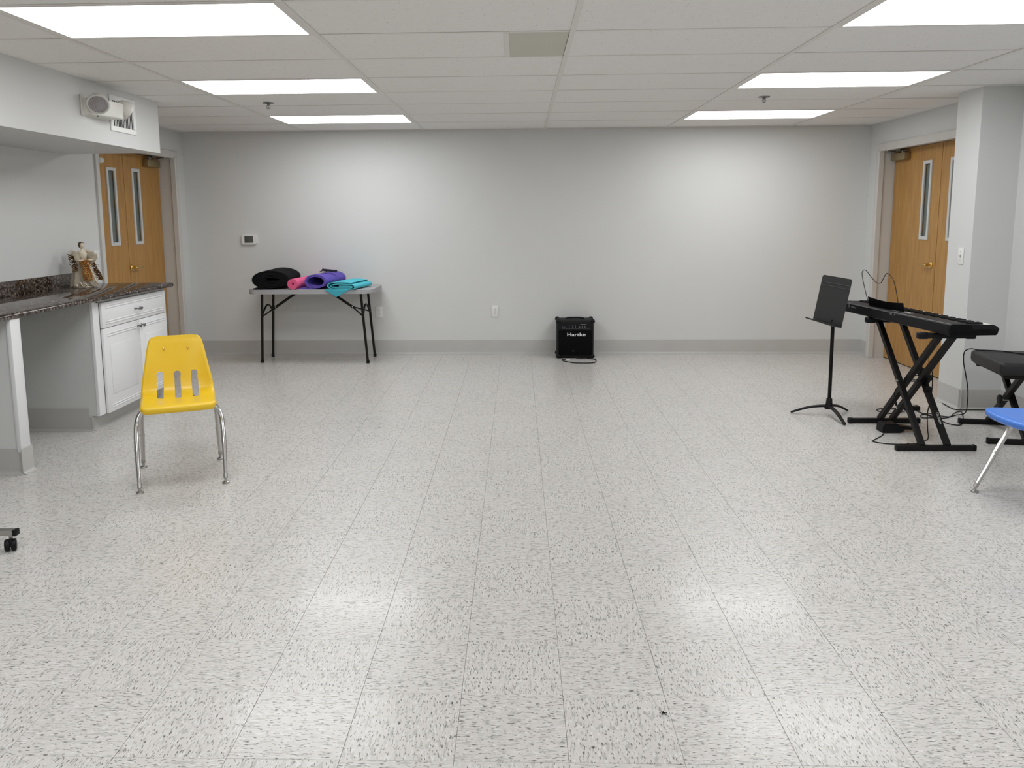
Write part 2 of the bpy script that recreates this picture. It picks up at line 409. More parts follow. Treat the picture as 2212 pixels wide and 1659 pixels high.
# ---- ceiling lights (real luminaires: steel rim + prismatic diffuser)
names = {0: 'left', 1: 'right'}
rowlab = {0: 'bright ceiling light panel nearest the back wall in the {} row', 1: 'bright ceiling light panel, second from the back wall in the {} row',
          2: 'large bright ceiling light panel nearest the camera in the {} row', 3: 'ceiling light panel just in front of the camera, {} row', 4: 'ceiling light panel straight above the camera, {} row', 5: 'ceiling light panel furthest behind the camera, {} row'}
proto = None
for (side, row), (x0, y0) in sorted(LIGHTS.items()):
    cx, cy = x0+.6096, y0+.3048
    if proto is None:
        proto = thing('ceiling_light', '', 'ceiling light', (cx, cy, H), 0, 'ceiling light panels')
        mb = MB(); X, Y = .597, .2925; w_ = .022
        for lo, hi in (((-X, -Y, .0005), (X, -Y+.010, .006)), ((-X, Y-.010, .0005), (X, Y, .006)), ((-X, -Y+.010, .0005), (-X+w_, Y-.010, .006)), ((X-w_, -Y+.010, .0005), (X, Y-.010, .006))): mb.box(lo, hi)
        mb.build('light_frame', 'tee', proto)
        mb = MB(); g = [[(-X+w_-.001+(2*X-2*w_+.002)*i/12, -Y+.009+(2*Y-.018)*j/6, .0035-.0022*math.sin(math.pi*i/12)*math.sin(math.pi*j/6)) for j in range(7)] for i in range(13)]
        mb.sheet(g); d = mb.build('diffuser', 'diffuser', proto)
        for p in d.data.polygons:
            if p.normal.z > 0: d.data.flip_normals(); break
        box('housing', 'tee', (-X, -Y, .01), (X, Y, .075), proto); o = proto
    else:
        o = copy_obj(proto); o.location = (cx, cy, H)
    o['label'] = rowlab[row].format(names[side])

# ---- cove baseboards
def cove(name, segs, m='base', h=.149, parent=None, world=False, **tags):
    """segs: (p0, p1, inward normal)"""
    mb = MB(); prof = [(0, .0), (.025, .0), (.0245, .0035), (.013, .0075), (.006, .013), (.0036, .024), (.0032, h-.004), (.0022, h), (0, h)]
    for p0, p1, nr in segs:
        p0, p1, nr = Vector((*p0, 0)), Vector((*p1, 0)), Vector((*nr, 0))
        tb = bmesh.new(); A = [tb.verts.new(p0+nr*a+Vector((0, 0, z))) for a, z in prof]; B_ = [tb.verts.new(p1+nr*a+Vector((0, 0, z))) for a, z in prof]
        tb.faces.new(A); tb.faces.new(B_)
        for k in range(len(prof)): tb.faces.new((A[k], A[(k+1) % len(prof)], B_[(k+1) % len(prof)], B_[k]))
        mb._add(tb, smooth=True)
    return mb.build(name, m, parent, world, sharp=50, **tags)
cove('baseboard_back', [((XL, YB), (XR, YB), (0, -1))], **S)
cove('baseboard_left', [((XL, 8.115), (XL, YB), (1, 0)), ((XL, YN), (XL, 5.27), (1, 0))], **S)
cove('baseboard_right', [((XR, 8.115), (XR, YB), (-1, 0)), ((PX, SY0-.016), (PX, SY1), (-1, 0)), ((PX-.016, SY0), (XR2, SY0), (0, -1)), ((XR2, YN), (XR2, SY0), (-1, 0))], **S)

# ---- doors
def door(num, side, xw, xd, y0, y1, ysplit, wins, rose, lever_dir, casn):
    """side +1: wall on the right (+x), room toward -x"""
    s = side; fr = .05
    d = bpy.data.objects.new('door_%d' % num, None); C.objects.link(d); d['kind'] = 'structure'; d.location = (xw, (y0+y1)/2, 0)
    mb = MB(); pr = .020
    def bx(x0, x1, a, b_, z0, z1, bev=.002): mb.box((min(x0, x1), a, z0), (max(x0, x1), b_, z1), bev, 1)
    xo = xw - s*pr; xi = xd+s*.05
    bx(xo, xi, y1, y1+fr, 0, DH+.055); bx(xo, xi, y0-fr, y0, 0, DH+.055); bx(xo, xi, y0, y1, DH, DH+.055)
    st = xd - s*.002                        # door stop behind the leaf
    bx(xd+s*.046, xd+s*.06, y1-.016, y1, 0, DH); bx(xd+s*.046, xd+s*.06, y0, y0+.016, 0, DH); bx(xd+s*.046, xd+s*.06, y0, y1, DH-.016, DH)
    bx(xw-s*.018, xw+s*.030, y1-.014, y1+.002, 0, DH); bx(xw-s*.018, xw+s*.030, y0, y1, DH-.014, DH+.002)
    mb.build('door_frame', 'frame', d, True)
    for k, (a, b_) in enumerate(((y0+.003, ysplit-.0035), (ysplit+.0035, y1-.008))):
        wa, wb, wz0, wz1 = wins[k]
        xa, xb = sorted((xd, xd+s*.044)); mb = MB(); g = .022
        for lo, hi in (((xa, a, .008), (xb, wa+g, DH-.004)), ((xa, wb-g, .008), (xb, b_, DH-.004)), ((xa, wa+g, .008), (xb, wb-g, wz0+g)), ((xa, wa+g, wz1-g), (xb, wb-g, DH-.004))): mb.box(lo, hi)
        lf = mb.build('door_leaf', 'wood', d, True)
        mb = MB(); q0, q1 = sorted((xd-s*.010, xd+s*.004)); f = .030
        for lo, hi in (((q0, wa, wz0), (q1, wa+f, wz1)), ((q0, wb-f, wz0), (q1, wb, wz1)), ((q0, wa+f, wz0), (q1, wb-f, wz0+f)), ((q0, wa+f, wz1-f), (q1, wb-f, wz1))): mb.box(lo, hi, .002, 1)
        mb.build('window_frame', 'cabside', lf, True)
        q0, q1 = sorted((xd+s*.012, xd+s*.018)); box('window_pane', 'glass', (q0, wa+.015, wz0+.015), (q1, wb-.015, wz1-.015), lf, world=True)
        q0, q1 = sorted((xd+s*.026, xd+s*.03)); yc = wa+(wb-wa)*.56
        box('dark_pane_line', 'slot', (q0, yc-.003, wz0+.015), (q1, yc+.003, wz1-.015), lf, world=True)  # dark strip added to imitate a line reflected in the glass
        q0, q1 = sorted((xd+s*.031, xd+s*.035)); box('pane_backing', 'cabside', (q0, wa+.012, wz0+.012), (q1, wb-.012, wz1-.012), lf, world=True)  # added opaque panel behind the glass, in place of the corridor view
        if rose[0] > a and rose[0] < b_:
            mb = MB(); mm = T(xd, rose[0], rose[1]) @ RY(-90*s)
            mb.lathe([(.033, 0), (.033, .006), (.029, .011), (.014, .014), (.012, .045), (.014, .052), (.010, .060)], 24, mm)
            px = xd - s*.050; L = lever_dir
            mb.tube(spline([(px, rose[0], rose[1]), (px-s*.004, rose[0]+L*.03, rose[1]+.002), (px-s*.002, rose[0]+L*.075, rose[1]), (px+s*.004, rose[0]+L*.115, rose[1]-.004)], 5), .009, 10, rads=None)
            mb.build('lever_handle', 'brass', lf, True)
    # dark gap lines are real gaps; closer on the far leaf
    cy0, cy1 = casn; q0, q1 = sorted((xd-s*.062, xd-s*.001))
    cl = box('door_closer', 'bronze', (q0, cy0, 1.925), (q1, cy1, 1.992), d, .006, True)
    mb = MB(); xm = xd-s*.04
    mb.box((min(xm, xm+s*.012), cy0+.02, 2.006), (max(xm, xm+s*.012), cy1-.02, 2.012)); mb.tube([(xm, cy0+.08, 1.99), (xm, cy0+.08, 2.012)], .010)
    mb.tube([(xm, cy1-.03, 2.016), (xw-s*.0, cy1-.10, 2.020)], .006); mb.tube([(xm-s*.05, cy0+.04, 2.016), (xm+s*.01, cy1-.04, 2.018)], .006)
    mb.build('closer_arm', 'steel', cl, True)
    q0, q1 = sorted((xd+s*.003, xd+s*.04)); box('threshold', 'slot', (q0, y0, 0.0005), (q1, y1, .006), d, world=True)
    # closed corridor side
    q0, q1 = sorted((xd+s*.075, xd+s*.095)); box('door_backing', 'wall', (q0, y0-.1, 0), (q1, y1+.1, DH+.1), d, world=True)
    return d
door(1, -1, XL, DLX, DL0, DL1, 7.32, [(7.00, 7.165, 1.193, 1.880), (7.460, 7.620, 1.190, 1.893)], (7.335+.02, .982), 1, (7.70, 7.96))
door(2, 1, XR, DRX, DR0, DR1, 7.17, [(6.855, 7.015, 1.192, 1.893), (7.325, 7.480, 1.192, 1.893)], (7.245, .975), 1, (7.74, 8.02))
t_ = thing('door_sensor', 'tiny round white sensor at the top of the left door frame, just under the soffit', 'sensor', (XL+.0125, 6.585, 1.905))
MB().lathe([(.024, 0), (.024, .008), (.020, .012), (.020, .03), (.013, .036)], 20, RY(90)).build('sensor_body', 'white', t_)
MB().lathe([(.014, .0), (.014, .003), (.003, .004)], 16, T(.036, 0, 0) @ RY(90)).build('sensor_face', 'lampwhite', t_)

# ================================================================= KITCHENETTE (left)
CT = .918
t_ = thing('countertop', 'polished brown speckled granite countertop with a rounded front edge and low backsplash', 'countertop', (-3.12, 4.4, .884))
prof = [(XL+.002, .884), (-2.815, .884), (-2.806, .887), (-2.800, .895), (-2.799, .902), (-2.802, .911), (-2.812, CT), (XL+.002, CT)]
tb = MB(); poly = [(x, z) for x, z in prof]
tb.prism(poly, 4.27, T(0, 6.40, 0) @ RX(90), bev=0).build('slab', 'granite', t_, True, sharp=60)
box('backsplash', 'granite', (XL+.001, 2.13, CT), (XL+.021, 6.06, CT+.103), t_, .0015, True)
t_ = thing('support_panel', 'short grey partition with white end cap under the near end of the granite countertop', 'panel', (-3.1, 4.35, 0))
box('panel_core', 'wall', (XL+.001, 4.315, 0), (-2.835, 4.39, .883), t_, 0, True)
box('end_cap', 'cab', (-2.837, 4.308, .13), (-2.812, 4.395, .883), t_, .002, True)
cove('cove_base', [((XL, 4.315), (-2.81, 4.315), (0, -1)), ((-2.812, 4.30), (-2.812, 4.405), (1, 0)), ((XL, 4.39), (-2.81, 4.39), (0, 1))], parent=t_, world=True)
box('panel_foot', 'wall', (-2.84, 4.315, 0), (-2.812, 4.39, .14), t_, 0, True)

cb = thing('base_cabinet', 'white base cabinet with drawer and two doors under the far end of the granite countertop', 'cabinet', (-3.16, 5.8, 0))
mb = MB(); mb.box((XL+.003, 5.255, .10), (-2.876, 6.33, .883), .001, 1); mb.build('carcass', 'cabside', cb, True)
box('toe_kick', 'cabside', (XL+.003, 5.250, 0), (-2.915, 6.33, .10), cb, 0, True)
cove('cove_base', [((XL+.003, 5.250), (-2.905, 5.250), (0, -1)), ((-2.915, 5.240), (-2.915, 6.33), (1, 0))], parent=cb, world=True, h=.135 if False else .098)
box('side_base', 'base', (XL+.004, 5.2435, .02), (-2.935, 5.2548, .150), cb, 0, True)
mb = MB(); mb.box((-2.878, 5.250, .10), (-2.858, 5.330, .883), .0015, 1); mb.box((-2.878, 6.295, .10), (-2.858, 6.332, .883), .0015, 1); mb.box((-2.878, 5.3, .868), (-2.858, 6.3, .883)); mb.build('face_frame', 'cab', cb, True)
def ridge(mb, x, ya, yb, z):            # moulded double bead running across a panel
    for dz in (0, .016):
        mb.box((x-.002, ya, z+dz), (x+.004, yb, z+dz+.008), .0035, 3)
def front(name, ya, yb, za, zb, rz):
    mb = MB(); mb.box((-2.857, ya, za), (-2.838, yb, zb), .003, 2)
    o = mb.build(name, 'cab', cb, True)
    q = MB()
    for z in rz: ridge(q, -2.838, ya+.05, yb-.05, z)
    if name == 'cabinet_door':
        q.box((-2.839, ya+.075, za+.12), (-2.8345, yb-.075, zb-.12), .004, 2)
    q.build('raised_moulding', 'cab', o, True)
    return o
dr = front('drawer', 5.332, 6.318, .690, .866, (.713, .822))
mb = MB(); mb.tube(spline([(-2.838, 5.80, .776), (-2.815, 5.805, .775), (-2.808, 5.84, .768), (-2.815, 5.875, .775), (-2.838, 5.88, .776)], 6), .0052, 8); mb.sphere((-2.838, 5.80, .776), .008); mb.sphere((-2.838, 5.88, .776), .008)
mb.build('bar_pull', 'pewter', dr, True)
for ya, yb, ky in ((5.332, 5.855, 5.828), (5.859, 6.318, 5.886)):
    o = front('cabinet_door', ya, yb, .100, .686, (.128, .628))
    MB().lathe([(.009, 0), (.006, .004), (.005, .014), (.012, .019), (.014, .024), (.010, .029), (.002, .031)], 16, T(-2.838, ky, .645) @ RY(90)).build('knob', 'pewter', o, True)

t_ = thing('wooden_box', 'tan wooden box on the granite countertop, cut off by the left edge of the photograph', 'box', (-2.934, 4.205, CT+.001))
box('box_base', 'tan', (-.10, -.11, 0), (.065, .11, .085), t_, .003); box('box_lid', 'tan', (-.10, -.11, .089), (.065, .11, .115), t_, .003)
mb = MB(); mb.box((-.095, -.105, .08), (.062, .105, .092)); mb.build('seam', 'slot', t_)

# ---- angel figurine
fg = thing('angel_figurine', 'cream and gold angel figurine with brown hair and ruffled robe standing on the granite countertop', 'figurine', (-3.300, 5.98, CT+.0005), R(52))
random.seed(3)
mb = MB(); g = []
for i in range(15):
    u = i/14; z = .012+.205*u; r0 = .066*(1-u)**.8+.021+.010*math.sin(u*3.1)
    g.append([((r0*(1+.13*math.sin(9*a+2*u)*(1-u)))*math.cos(a)*1.05, (r0*(1+.13*math.sin(9*a+2*u)*(1-u)))*math.sin(a)*.85, z-(.008*math.sin(5*a) if i == 0 else 0)) for a in [2*math.pi*k/54 for k in range(55)]])
mb.sheet(g, .002); mb.build('dress', 'cream', fg)
mb = MB(); mb.lathe([(.074, 0), (.078, .006), (.070, .014), (.0, .016)], 28, None, 1.05, .85); mb.build('base', 'cream', fg)
mb = MB(); mb.lathe([(.020, .205), (.028, .222), (.034, .245), (.032, .262), (.018, .275), (.009, .283), (.009, .292), (.012, .296)], 24); mb.build('bodice', 'cream', fg)
mb = MB(); mb.sphere((0, -.003, .315), .020, (.85, 1, 1.18)); mb.sphere((0, -.0235, .313), .0035, (.8, 1, 1.2)); mb.sphere((0, -.019, .303), .004, (1.6, .8, .6)); mb.build('head', 'skin', fg)
mb = MB(); mb.sphere((0, .006, .322), .0225, (.98, 1, 1.0)); mb.sphere((0, .024, .312), .014, (1, .8, .8)); mb.sphere((.014, .002, .312), .010, (.6, 1, 1.3)); mb.sphere((-.014, .002, .312), .010, (.6, 1, 1.3)); mb.build('hair', 'hair', fg)
for sx in (-1, 1):
    mb = MB(); g = []
    for i in range(12):
        u = i/11; c = Vector((sx*(.026+.052*u), -.006-.030*u, .262-.045*u-.018*math.sin(u*3.14))); rr = .010+.040*max(0, math.sin(min(1, u*1.12)*2.6))*(.6+.4*u)
        g.append([c+Vector((math.sin(a)*rr*.35*sx, math.cos(a)*rr*.8*(1+.1*math.sin(6*a)), math.sin(a)*rr*(1+.10*math.sin(7*a+u*4)))) for a in [2*math.pi*k/30 for k in range(31)]])
    mb.sheet(g, .0015); mb.build('sleeve', 'cream', fg)
    mb = MB(); mb.tube([(sx*.072, -.036, .215), (sx*.045, -.055, .206), (sx*.015, -.060, .208)], .006, 8, rads=[.009, .007, .005]); mb.build('forearm', 'skin', fg)
    # wings: layered feathers
    mb = MB()
    for k in range(9):
        a = R(20+12*k); L_ = .060+.022*math.sin(k*.5)
        p0 = Vector((sx*.018, .022, .255-.004*k)); d = Vector((sx*math.cos(a-R(35)), .45, .9*math.sin(R(62)-a*.75)))
        d.normalize(); p = [p0+d*L_*q for q in (0, .35, .7, 1)]
        mb.tube(p, .004, 6, rads=[.003, .010, .009, .002], flat=.35)
    mb.build('wing', 'cream' if sx < 0 else 'cream', fg)
def ruffle(x0, x1, zz0, zz1, n, yoff, m, name, wid=.030, seed=1):
    mb = MB(); random.seed(seed)
    for k in range(n):
        u = k/(n-1); x = x0+(x1-x0)*u; z = zz0+(zz1-zz0)*u; y = yoff-.060*u*.55
        pts = []
        for q in range(9):
            v = q/8-.5
            pts.append((x+v*wid*2, y-.016*math.cos(v*3)-.008*math.sin(q*2.2+k), z+.006*math.sin(q*1.9+k*1.3)+.004*random.uniform(-1, 1)))
        mb.tube(spline(pts, 3), .005, 6, flat=.55)
    mb.build(name, m, fg)
ruffle(-.006, -.002, .208, .060, 15, -.042, 'gold', 'front_ruffle', .034, 1)
ruffle(.050, .112, .220, .055, 15, .002, 'darkgold', 'side_ruffle', .018, 2)
ruffle(-.082, -.070, .250, .130, 9, .010, 'darkgold', 'back_ruffle', .022, 4)
mb = MB(); mb.tube(spline([(.014, -.040, .212), (.022, -.052, .17), (.034, -.068, .12), (.048, -.080, .07), (.058, -.084, .032)], 6), .005, 8, flat=.5); mb.build('sash', 'cream', fg)
mb = MB()
for k in range(7):
    a = R(-150+22*k); mb.tube([(.066*math.cos(a), .058*math.sin(a), .022), (.088*math.cos(a), .08*math.sin(a), .030+.012*(k % 2)), (.100*math.cos(a+.2), .088*math.sin(a+.2), .012)], .006, 6, rads=[.012, .010, .002], flat=.3)
mb.build('hem_points', 'cream', fg)

# ---- emergency light + return grille on the soffit face
SX = -2.717
t_ = thing('return_vent', 'white wall vent with thin upright louvres on the end of the soffit', 'vent', (SX+.0005, 5.567, 2.131))
mb = MB(); w_, h_ = .178, .118; f = .034
for lo, hi in (((0, -w_, -h_), (.008, w_, -h_+f)), ((0, -w_, h_-f), (.008, w_, h_)), ((0, -w_, -h_+f), (.008, -w_+f, h_-f)), ((0, w_-f, -h_+f), (.008, w_, h_-f))): mb.box(lo, hi, .002, 1)
mb.build('vent_frame', 'white', t_)
box('vent_back', 'slot', (-.004, -w_+.02, -h_+.02), (.001, w_-.02, h_-.02), t_)  # near-black colour imitates the shaded depth behind the louvres
sl = None
for k in range(14):
    y = -w_+f+.009+k*(2*(w_-f)-.018)/13
    if sl is None:
        sl = MB().box((-.0010, -.0032, -h_+f-.002), (.0010, .0032, h_-f+.002), .0004, 1, RZ(0)).build('louvre', 'white', t_); o = sl
    else: o = sl.copy(); C.objects.link(o)
    o.location = (.003, y, 0)
t_ = thing('emergency_light', 'white twin head emergency light on the soffit beside the vent', 'emergency light', (SX+.0005, 5.18, 2.135))
mb = MB(); mb.box((0, -.150, -.066), (.012, .155, .060), .004, 2); mb.build('back_plate', 'lampwhite', t_)
mb = MB(); poly = [(0, -.135), (.035, -.125), (.105, .06), (.118, .135), (.112, .175), (0, .180)]
mb.prism(poly, .100, T(0, 0, -.058), bev=.004); mb.build('housing', 'lampwhite', t_)
mb = MB(); mm = T(.098, -.118, .004) @ RZ(-66) @ RY(90+34)
mb.lathe([(.052, -.045), (.066, .0), (.066, .010), (.060, .013), (.057, .009)], 32, mm); mb.build('lamp_bezel', 'lampwhite', t_)
mb = MB(); mb.lathe([(.0575, .008), (.050, .0115), (.034, .015), (.016, .017), (.001, .0175)], 32, mm); mb.build('lamp_lens', 'lens', t_)
mb = MB(); mm = T(.100, .235, .006) @ RZ(58) @ RY(90+30)
mb.lathe([(.020, -.075), (.045, -.055), (.062, -.02), (.067, .0), (.067, .010), (.060, .012)], 32, mm); mb.build('lamp_bezel', 'lampwhite', t_)
mb = MB(); mb.lathe([(.059, .008), (.045, .012), (.02, .016), (.001, .017)], 32, mm); mb.build('lamp_lens', 'lens', t_)
MB().lathe([(.006, 0), (.006, .004), (.001, .005)], 12, T(.05, -.04, -.059) @ RX(180)).build('test_button', 'slot', t_)

# ---- wall plates
def plate(kind, label, loc, rz, group=None, cat=None):
    t = thing('power_outlet' if kind == 'outlet' else 'light_switch', label, cat or ('outlet' if kind == 'outlet' else 'switch'), loc, rz, group)
    # local: plate in xz plane facing -y
    mb = MB(); mb.box((-.037, -.006, -.060), (.037, 0, .060), .0025, 2); mb.build('cover_plate', 'white', t)
    if kind == 'outlet':
        for z in (-.0195, .0195):
            q = MB(); q.lathe([(.0165, 0), (.0165, .002), (.001, .002)], 20, T(0, -.006, z) @ RX(90)); f_ = q.build('socket_face', 'white', t)
            q = MB(); q.box((-.0075, -.0087, z-.001), (-.0055, -.0078, z+.008)); q.box((.0045, -.0087, z-.001), (.0065, -.0078, z+.007)); q.lathe([(.0026, 0), (.0026, .0008), (.001, .0008)], 10, T(0, -.0079, z-.0075) @ RX(90)); q.build('socket_slots', 'slot', f_)
        MB().sphere((0, -.006, 0), .003, (1, .5, 1)).build('screw', 'steel', t)
    else:
        q = MB(); q.box((-.006, -.0065, -.012), (.006, -.0055, .012)); q.build('toggle_slot', 'steel', t)
        q = MB(); q.box((-.0035, -.017, .0), (.0035, -.005, .008), .001, 1, RX(-20)); q.build('toggle', 'white', t)
        for z in (-.03, .03): MB().sphere((0, -.006, z), .0028, (1, .5, 1)).build('screw', 'steel', t)
    return t
plate('outlet', 'white wall outlet on the back wall beside the grey folding table', (-1.473, YB-.0002, .446), 0)
plate('outlet', 'white wall outlet alone on the back wall between the table and the black amplifier', (-.262, YB-.0002, .452), 0)
plate('switch', 'white light switch on the narrow side of the right pilaster above the keyboard', (PX-.0002, 6.0, 1.117), R(-90))
plate('switch', 'white light switch beside the left door frame, half hidden by the figurine', (XL+.0002, 6.457, 1.118), R(90))
t_ = thing('thermostat', 'white rounded thermostat with a dark grey screen on the back wall above the folding table', 'thermostat', (-2.800, YB-.0002, 1.210))
mb = MB(); pl = []
for k in range(48):
    a = 2*math.pi*k/48; c, s = math.cos(a), math.sin(a); e = .28
    pl.append((.078*math.copysign(abs(c)**e, c), .053*math.copysign(abs(s)**e, s)))
mb.prism(pl, .024, RX(90), bev=.004, smooth=True); mb.build('body', 'white', t_)
mb = MB(); mb.box((-.052, -.027, -.040), (.052, -.0235, .040), .003, 2); mb.build('bezel', 'white', t_)
box('screen', 'screen', (-.046, -.0285, -.033), (.046, -.0265, .035), t_, .001)

# ---- sprinklers
def sprinkler(x, y, label):
    t = thing('sprinkler_head', label, 'sprinkler', (x, y, H+.0025), 0, 'ceiling sprinkler heads')
    MB().lathe([(.012, .0), (.041, -.001), (.040, -.006), (.022, -.010), (.012, -.012)], 24).build('escutcheon', 'pewter', t)
    mb = MB(); mb.tube([(0, 0, -.010), (0, 0, -.020)], .009, 10); mb.tube(spline([(-.008, 0, -.018), (-.013, 0, -.030), (-.003, 0, -.042)], 4), .0025, 6); mb.tube(spline([(.008, 0, -.018), (.013, 0, -.030), (.003, 0, -.042)], 4), .0025, 6); mb.tube([(0, 0, -.02), (0, 0, -.042)], .0025, 6); mb.build('frame_arms', 'pewter', t)
    MB().lathe([(.004, -.041), (.015, -.044), (.015, -.0455), (.001, -.0455)], 18).build('deflector', 'pewter', t)
sprinkler(-1.910, 6.235, 'small dark sprinkler head hanging from the ceiling between the left row lights')
sprinkler(1.820, 6.235, 'small dark sprinkler head hanging from the ceiling between the right row lights')

# ================================================================= FOLDING TABLE
tb_ = thing('folding_table', 'small grey plastic folding table with dark legs against the back wall, holding rolled mats', 'table', (-2.035, 7.985, 0))
mb = MB(); pl = []; hx, hy, rc = .61, .300, .07
for cx, cy, a0 in ((hx-rc, hy-rc, 0), (-hx+rc, hy-rc, 90), (-hx+rc, -hy+rc, 180), (hx-rc, -hy+rc, 270)):
    for k in range(7): a = R(a0+15*k); pl.append((cx+rc*math.cos(a), cy+rc*math.sin(a)))
mb.prism(pl, .040, T(0, 0, .696), bev=.006, smooth=True); mb.build('tabletop', 'tabletop', tb_, sharp=40)
for s in (-1, 1):
    xt, xb = s*.500 if s < 0 else .475, (-.535 if s < 0 else .530)
    legs = []
    for yt, yb in ((-.190, -.168 if s < 0 else -.205), (.175, .180)):
        q = MB(); q.tube([(xt, yt, .698), (xt+(xb-xt)*.97, yt+(yb-yt)*.97, .022)], .0125, 12)
        q.build('leg', 'brownmetal', tb_)
        MB().lathe([(.015, 0), (.0165, .004), (.016, .03), (.0135, .034)], 14, T(xb, yb, 0)).build('foot_cap', 'black', tb_)
        legs.append((yt, yb))
    f = lambda z: xt+(xb-xt)*(1-z/.70)
    q = MB(); q.tube(spline([(f(.45), -.186, .45), (f(.49), -.16, .49), (f(.545), -.08, .545), (f(.565), -.01, .565), (f(.545), .07, .545), (f(.50), .15, .49), (f(.47), .172, .46)], 5), .0095, 10); q.build('arch_brace', 'brownmetal', tb_)
    jx = s*(.427 if s < 0 else .352)
    q = MB(); q.tube([(jx, -.005, .538), (s*(.20 if s < 0 else .13), -.005, .690)], .010, 10, flat=1.3); q.sphere((jx, -.005, .538), .013, (1.5, 1, 1)); q.build('folding_brace', 'brownmetal', tb_)
    q = MB(); q.tube([(jx, -.005, .538), (f(.46), -.185, .462)], .007, 8); q.tube([(jx, -.005, .538), (f(.47), .172, .475)], .007, 8); q.build('brace_fork', 'brownmetal', tb_)
    MB().lathe([(.005, 0), (.005, .003), (.001, .004)], 10, T(jx, -.020, .540) @ RX(90)).build('rivet', 'chrome', tb_)
ZT = .7365
# rolled mats: a strip of foam wound in a flattened spiral, extruded along its axis
def spiral_mat(name, label, m, turns, rx, rz, th, length, loc, rotz, tail=None, start=0, gap=.002, tilt=0, inner=None):
    t = thing(name, label, 'mat', loc, rotz)
    pts = []; N = int(turns*32)
    for k in range(N+1):
        a = 2*math.pi*k/32; q = a/(2*math.pi)*(th+gap)
        ex, ez = rx-th/2-q, rz-th/2-q
        if ex < .012 or ez < .008: break
        ang = R(start)-a
        pts.append((ex*math.cos(ang), rz+ez*math.sin(ang)))
    if tail: pts = tail + pts
    L = []
    for k, (x, z) in enumerate(pts):
        x0, z0 = pts[max(k-1, 0)]; x1, z1 = pts[min(k+1, len(pts)-1)]; d = Vector((x1-x0, z1-z0)).normalized(); L.append((x, z, -d.y, d.x))
    tb = bmesh.new(); rows = []
    for yy in (0, length):
        rows.append(([tb.verts.new((x+nx*th/2, yy, max(.0004, z+nz*th/2))) for x, z, nx, nz in L], [tb.verts.new((x-nx*th/2, yy, max(.0004, z-nz*th/2))) for x, z, nx, nz in L]))
    (a0, b0), (a1, b1) = rows
    for k in range(len(L)-1):
        tb.faces.new((a0[k], a0[k+1], a1[k+1], a1[k])); tb.faces.new((b0[k], b1[k], b1[k+1], b0[k+1]))
        tb.faces.new((a0[k], b0[k], b0[k+1], a0[k+1])); tb.faces.new((a1[k], a1[k+1], b1[k+1], b1[k]))
    tb.faces.new((a0[0], a1[0], b1[0], b0[0])); tb.faces.new((a0[-1], b0[-1], b1[-1], a1[-1]))
    q = MB(); q._add(tb); q.build('rolled_sheet', m, t, sharp=50)
    return t
t = spiral_mat('exercise_mat', 'large black exercise mat rolled into an oval at the left end of the folding table', 'foamblack', 6.2, .187, .096, .012, .50, (-2.425, 7.735, ZT), R(2), start=-90, gap=.003,
           tail=[(-.175, .006), (-.13, .0062), (-.07, .0064), (-.02, .0064)])
t = spiral_mat('exercise_mat', 'small tight pink exercise mat roll between the black and purple mats', 'pink', 6, .057, .055, .007, .56, (-2.205, 7.715, ZT), R(-8.5), start=-60, gap=.0006)
t = spiral_mat('exercise_mat', 'purple exercise mat loosely rolled with a dark strap on top, middle of the folding table', 'purple', 2.15, .118, .076, .010, .52, (-1.985, 7.735, ZT), R(-9), start=-88, gap=.0025,
           tail=[(-.175, .0055), (-.12, .0056), (-.06, .0058), (-.02, .006)])
q = MB(); q.box((-.075, -.013, -.004), (.075, .013, .018), .003, 2, T(.040, .26, .160) @ RZ(6) @ RY(6)); q.box((-.02, -.010, -.003), (.02, .010, .006), .002, 1, T(-.042, .25, .160) @ RZ(20) @ RY(-30))
q.box((-.030, -.016, -.002), (.030, .016, .005), .002, 1, T(.01, .20, .156) @ RZ(-12) @ RY(-4)); q.build('strap', 'navy', t)
# turquoise mat: folded flat, with a corner hanging over the table edge
t = thing('exercise_mat', 'turquoise exercise mat folded flat with a corner hanging over the front edge of the table', 'mat', (-1.740, 7.690, ZT), R(-14))
prof2 = spline([(.135, .066), (.05, .071), (-.06, .066), (-.122, .052), (-.138, .032), (-.115, .010), (-.05, .006), (.06, .006), (.125, .012), (.142, .034), (.120, .052), (.04, .054), (-.05, .050), (-.105, .036), (-.085, .022), (0, .020), (.09, .024), (.11, .036), (.06, .041), (-.03, .038)], 3) if False else None
P2 = [Vector((x, 0, z)) for x, z in ((-.03, .034), (.05, .036), (.104, .032), (.100, .021), (.03, .018), (-.06, .018), (-.108, .026), (-.112, .042), (-.06, .054), (.03, .055), (.105, .050), (.134, .036), (.128, .013), (.06, .006), (-.04, .006), (-.118, .010), (-.150, .030), (-.138, .056), (-.07, .071), (.03, .072), (.100, .064))]
pr = spline(P2, 3); th = .0085
L = []
for k, p in enumerate(pr):
    d = (pr[min(k+1, len(pr)-1)]-pr[max(k-1, 0)]).normalized(); L.append((p.x, p.z, -d.z, d.x))
tb = bmesh.new(); NY = 8; LEN = .43
R_ = [[[tb.verts.new((x+sg*nx*th/2+.02*(1-yy/NY), LEN*yy/NY, max(.0005, z+sg*nz*th/2))) for x, z, nx, nz in L] for sg in (1, -1)] for yy in range(NY+1)]
for yy in range(NY):
    for k in range(len(L)-1):
        for sg in (0, 1): tb.faces.new((R_[yy][sg][k], R_[yy][sg][k+1], R_[yy+1][sg][k+1], R_[yy+1][sg][k]))
for k in range(len(L)-1):
    for yy in (0, NY): tb.faces.new((R_[yy][0][k], R_[yy][1][k], R_[yy][1][k+1], R_[yy][0][k+1]))
q = MB(); q._add(tb); q.build('folded_sheet', 'cyan', t, sharp=50)
g = []
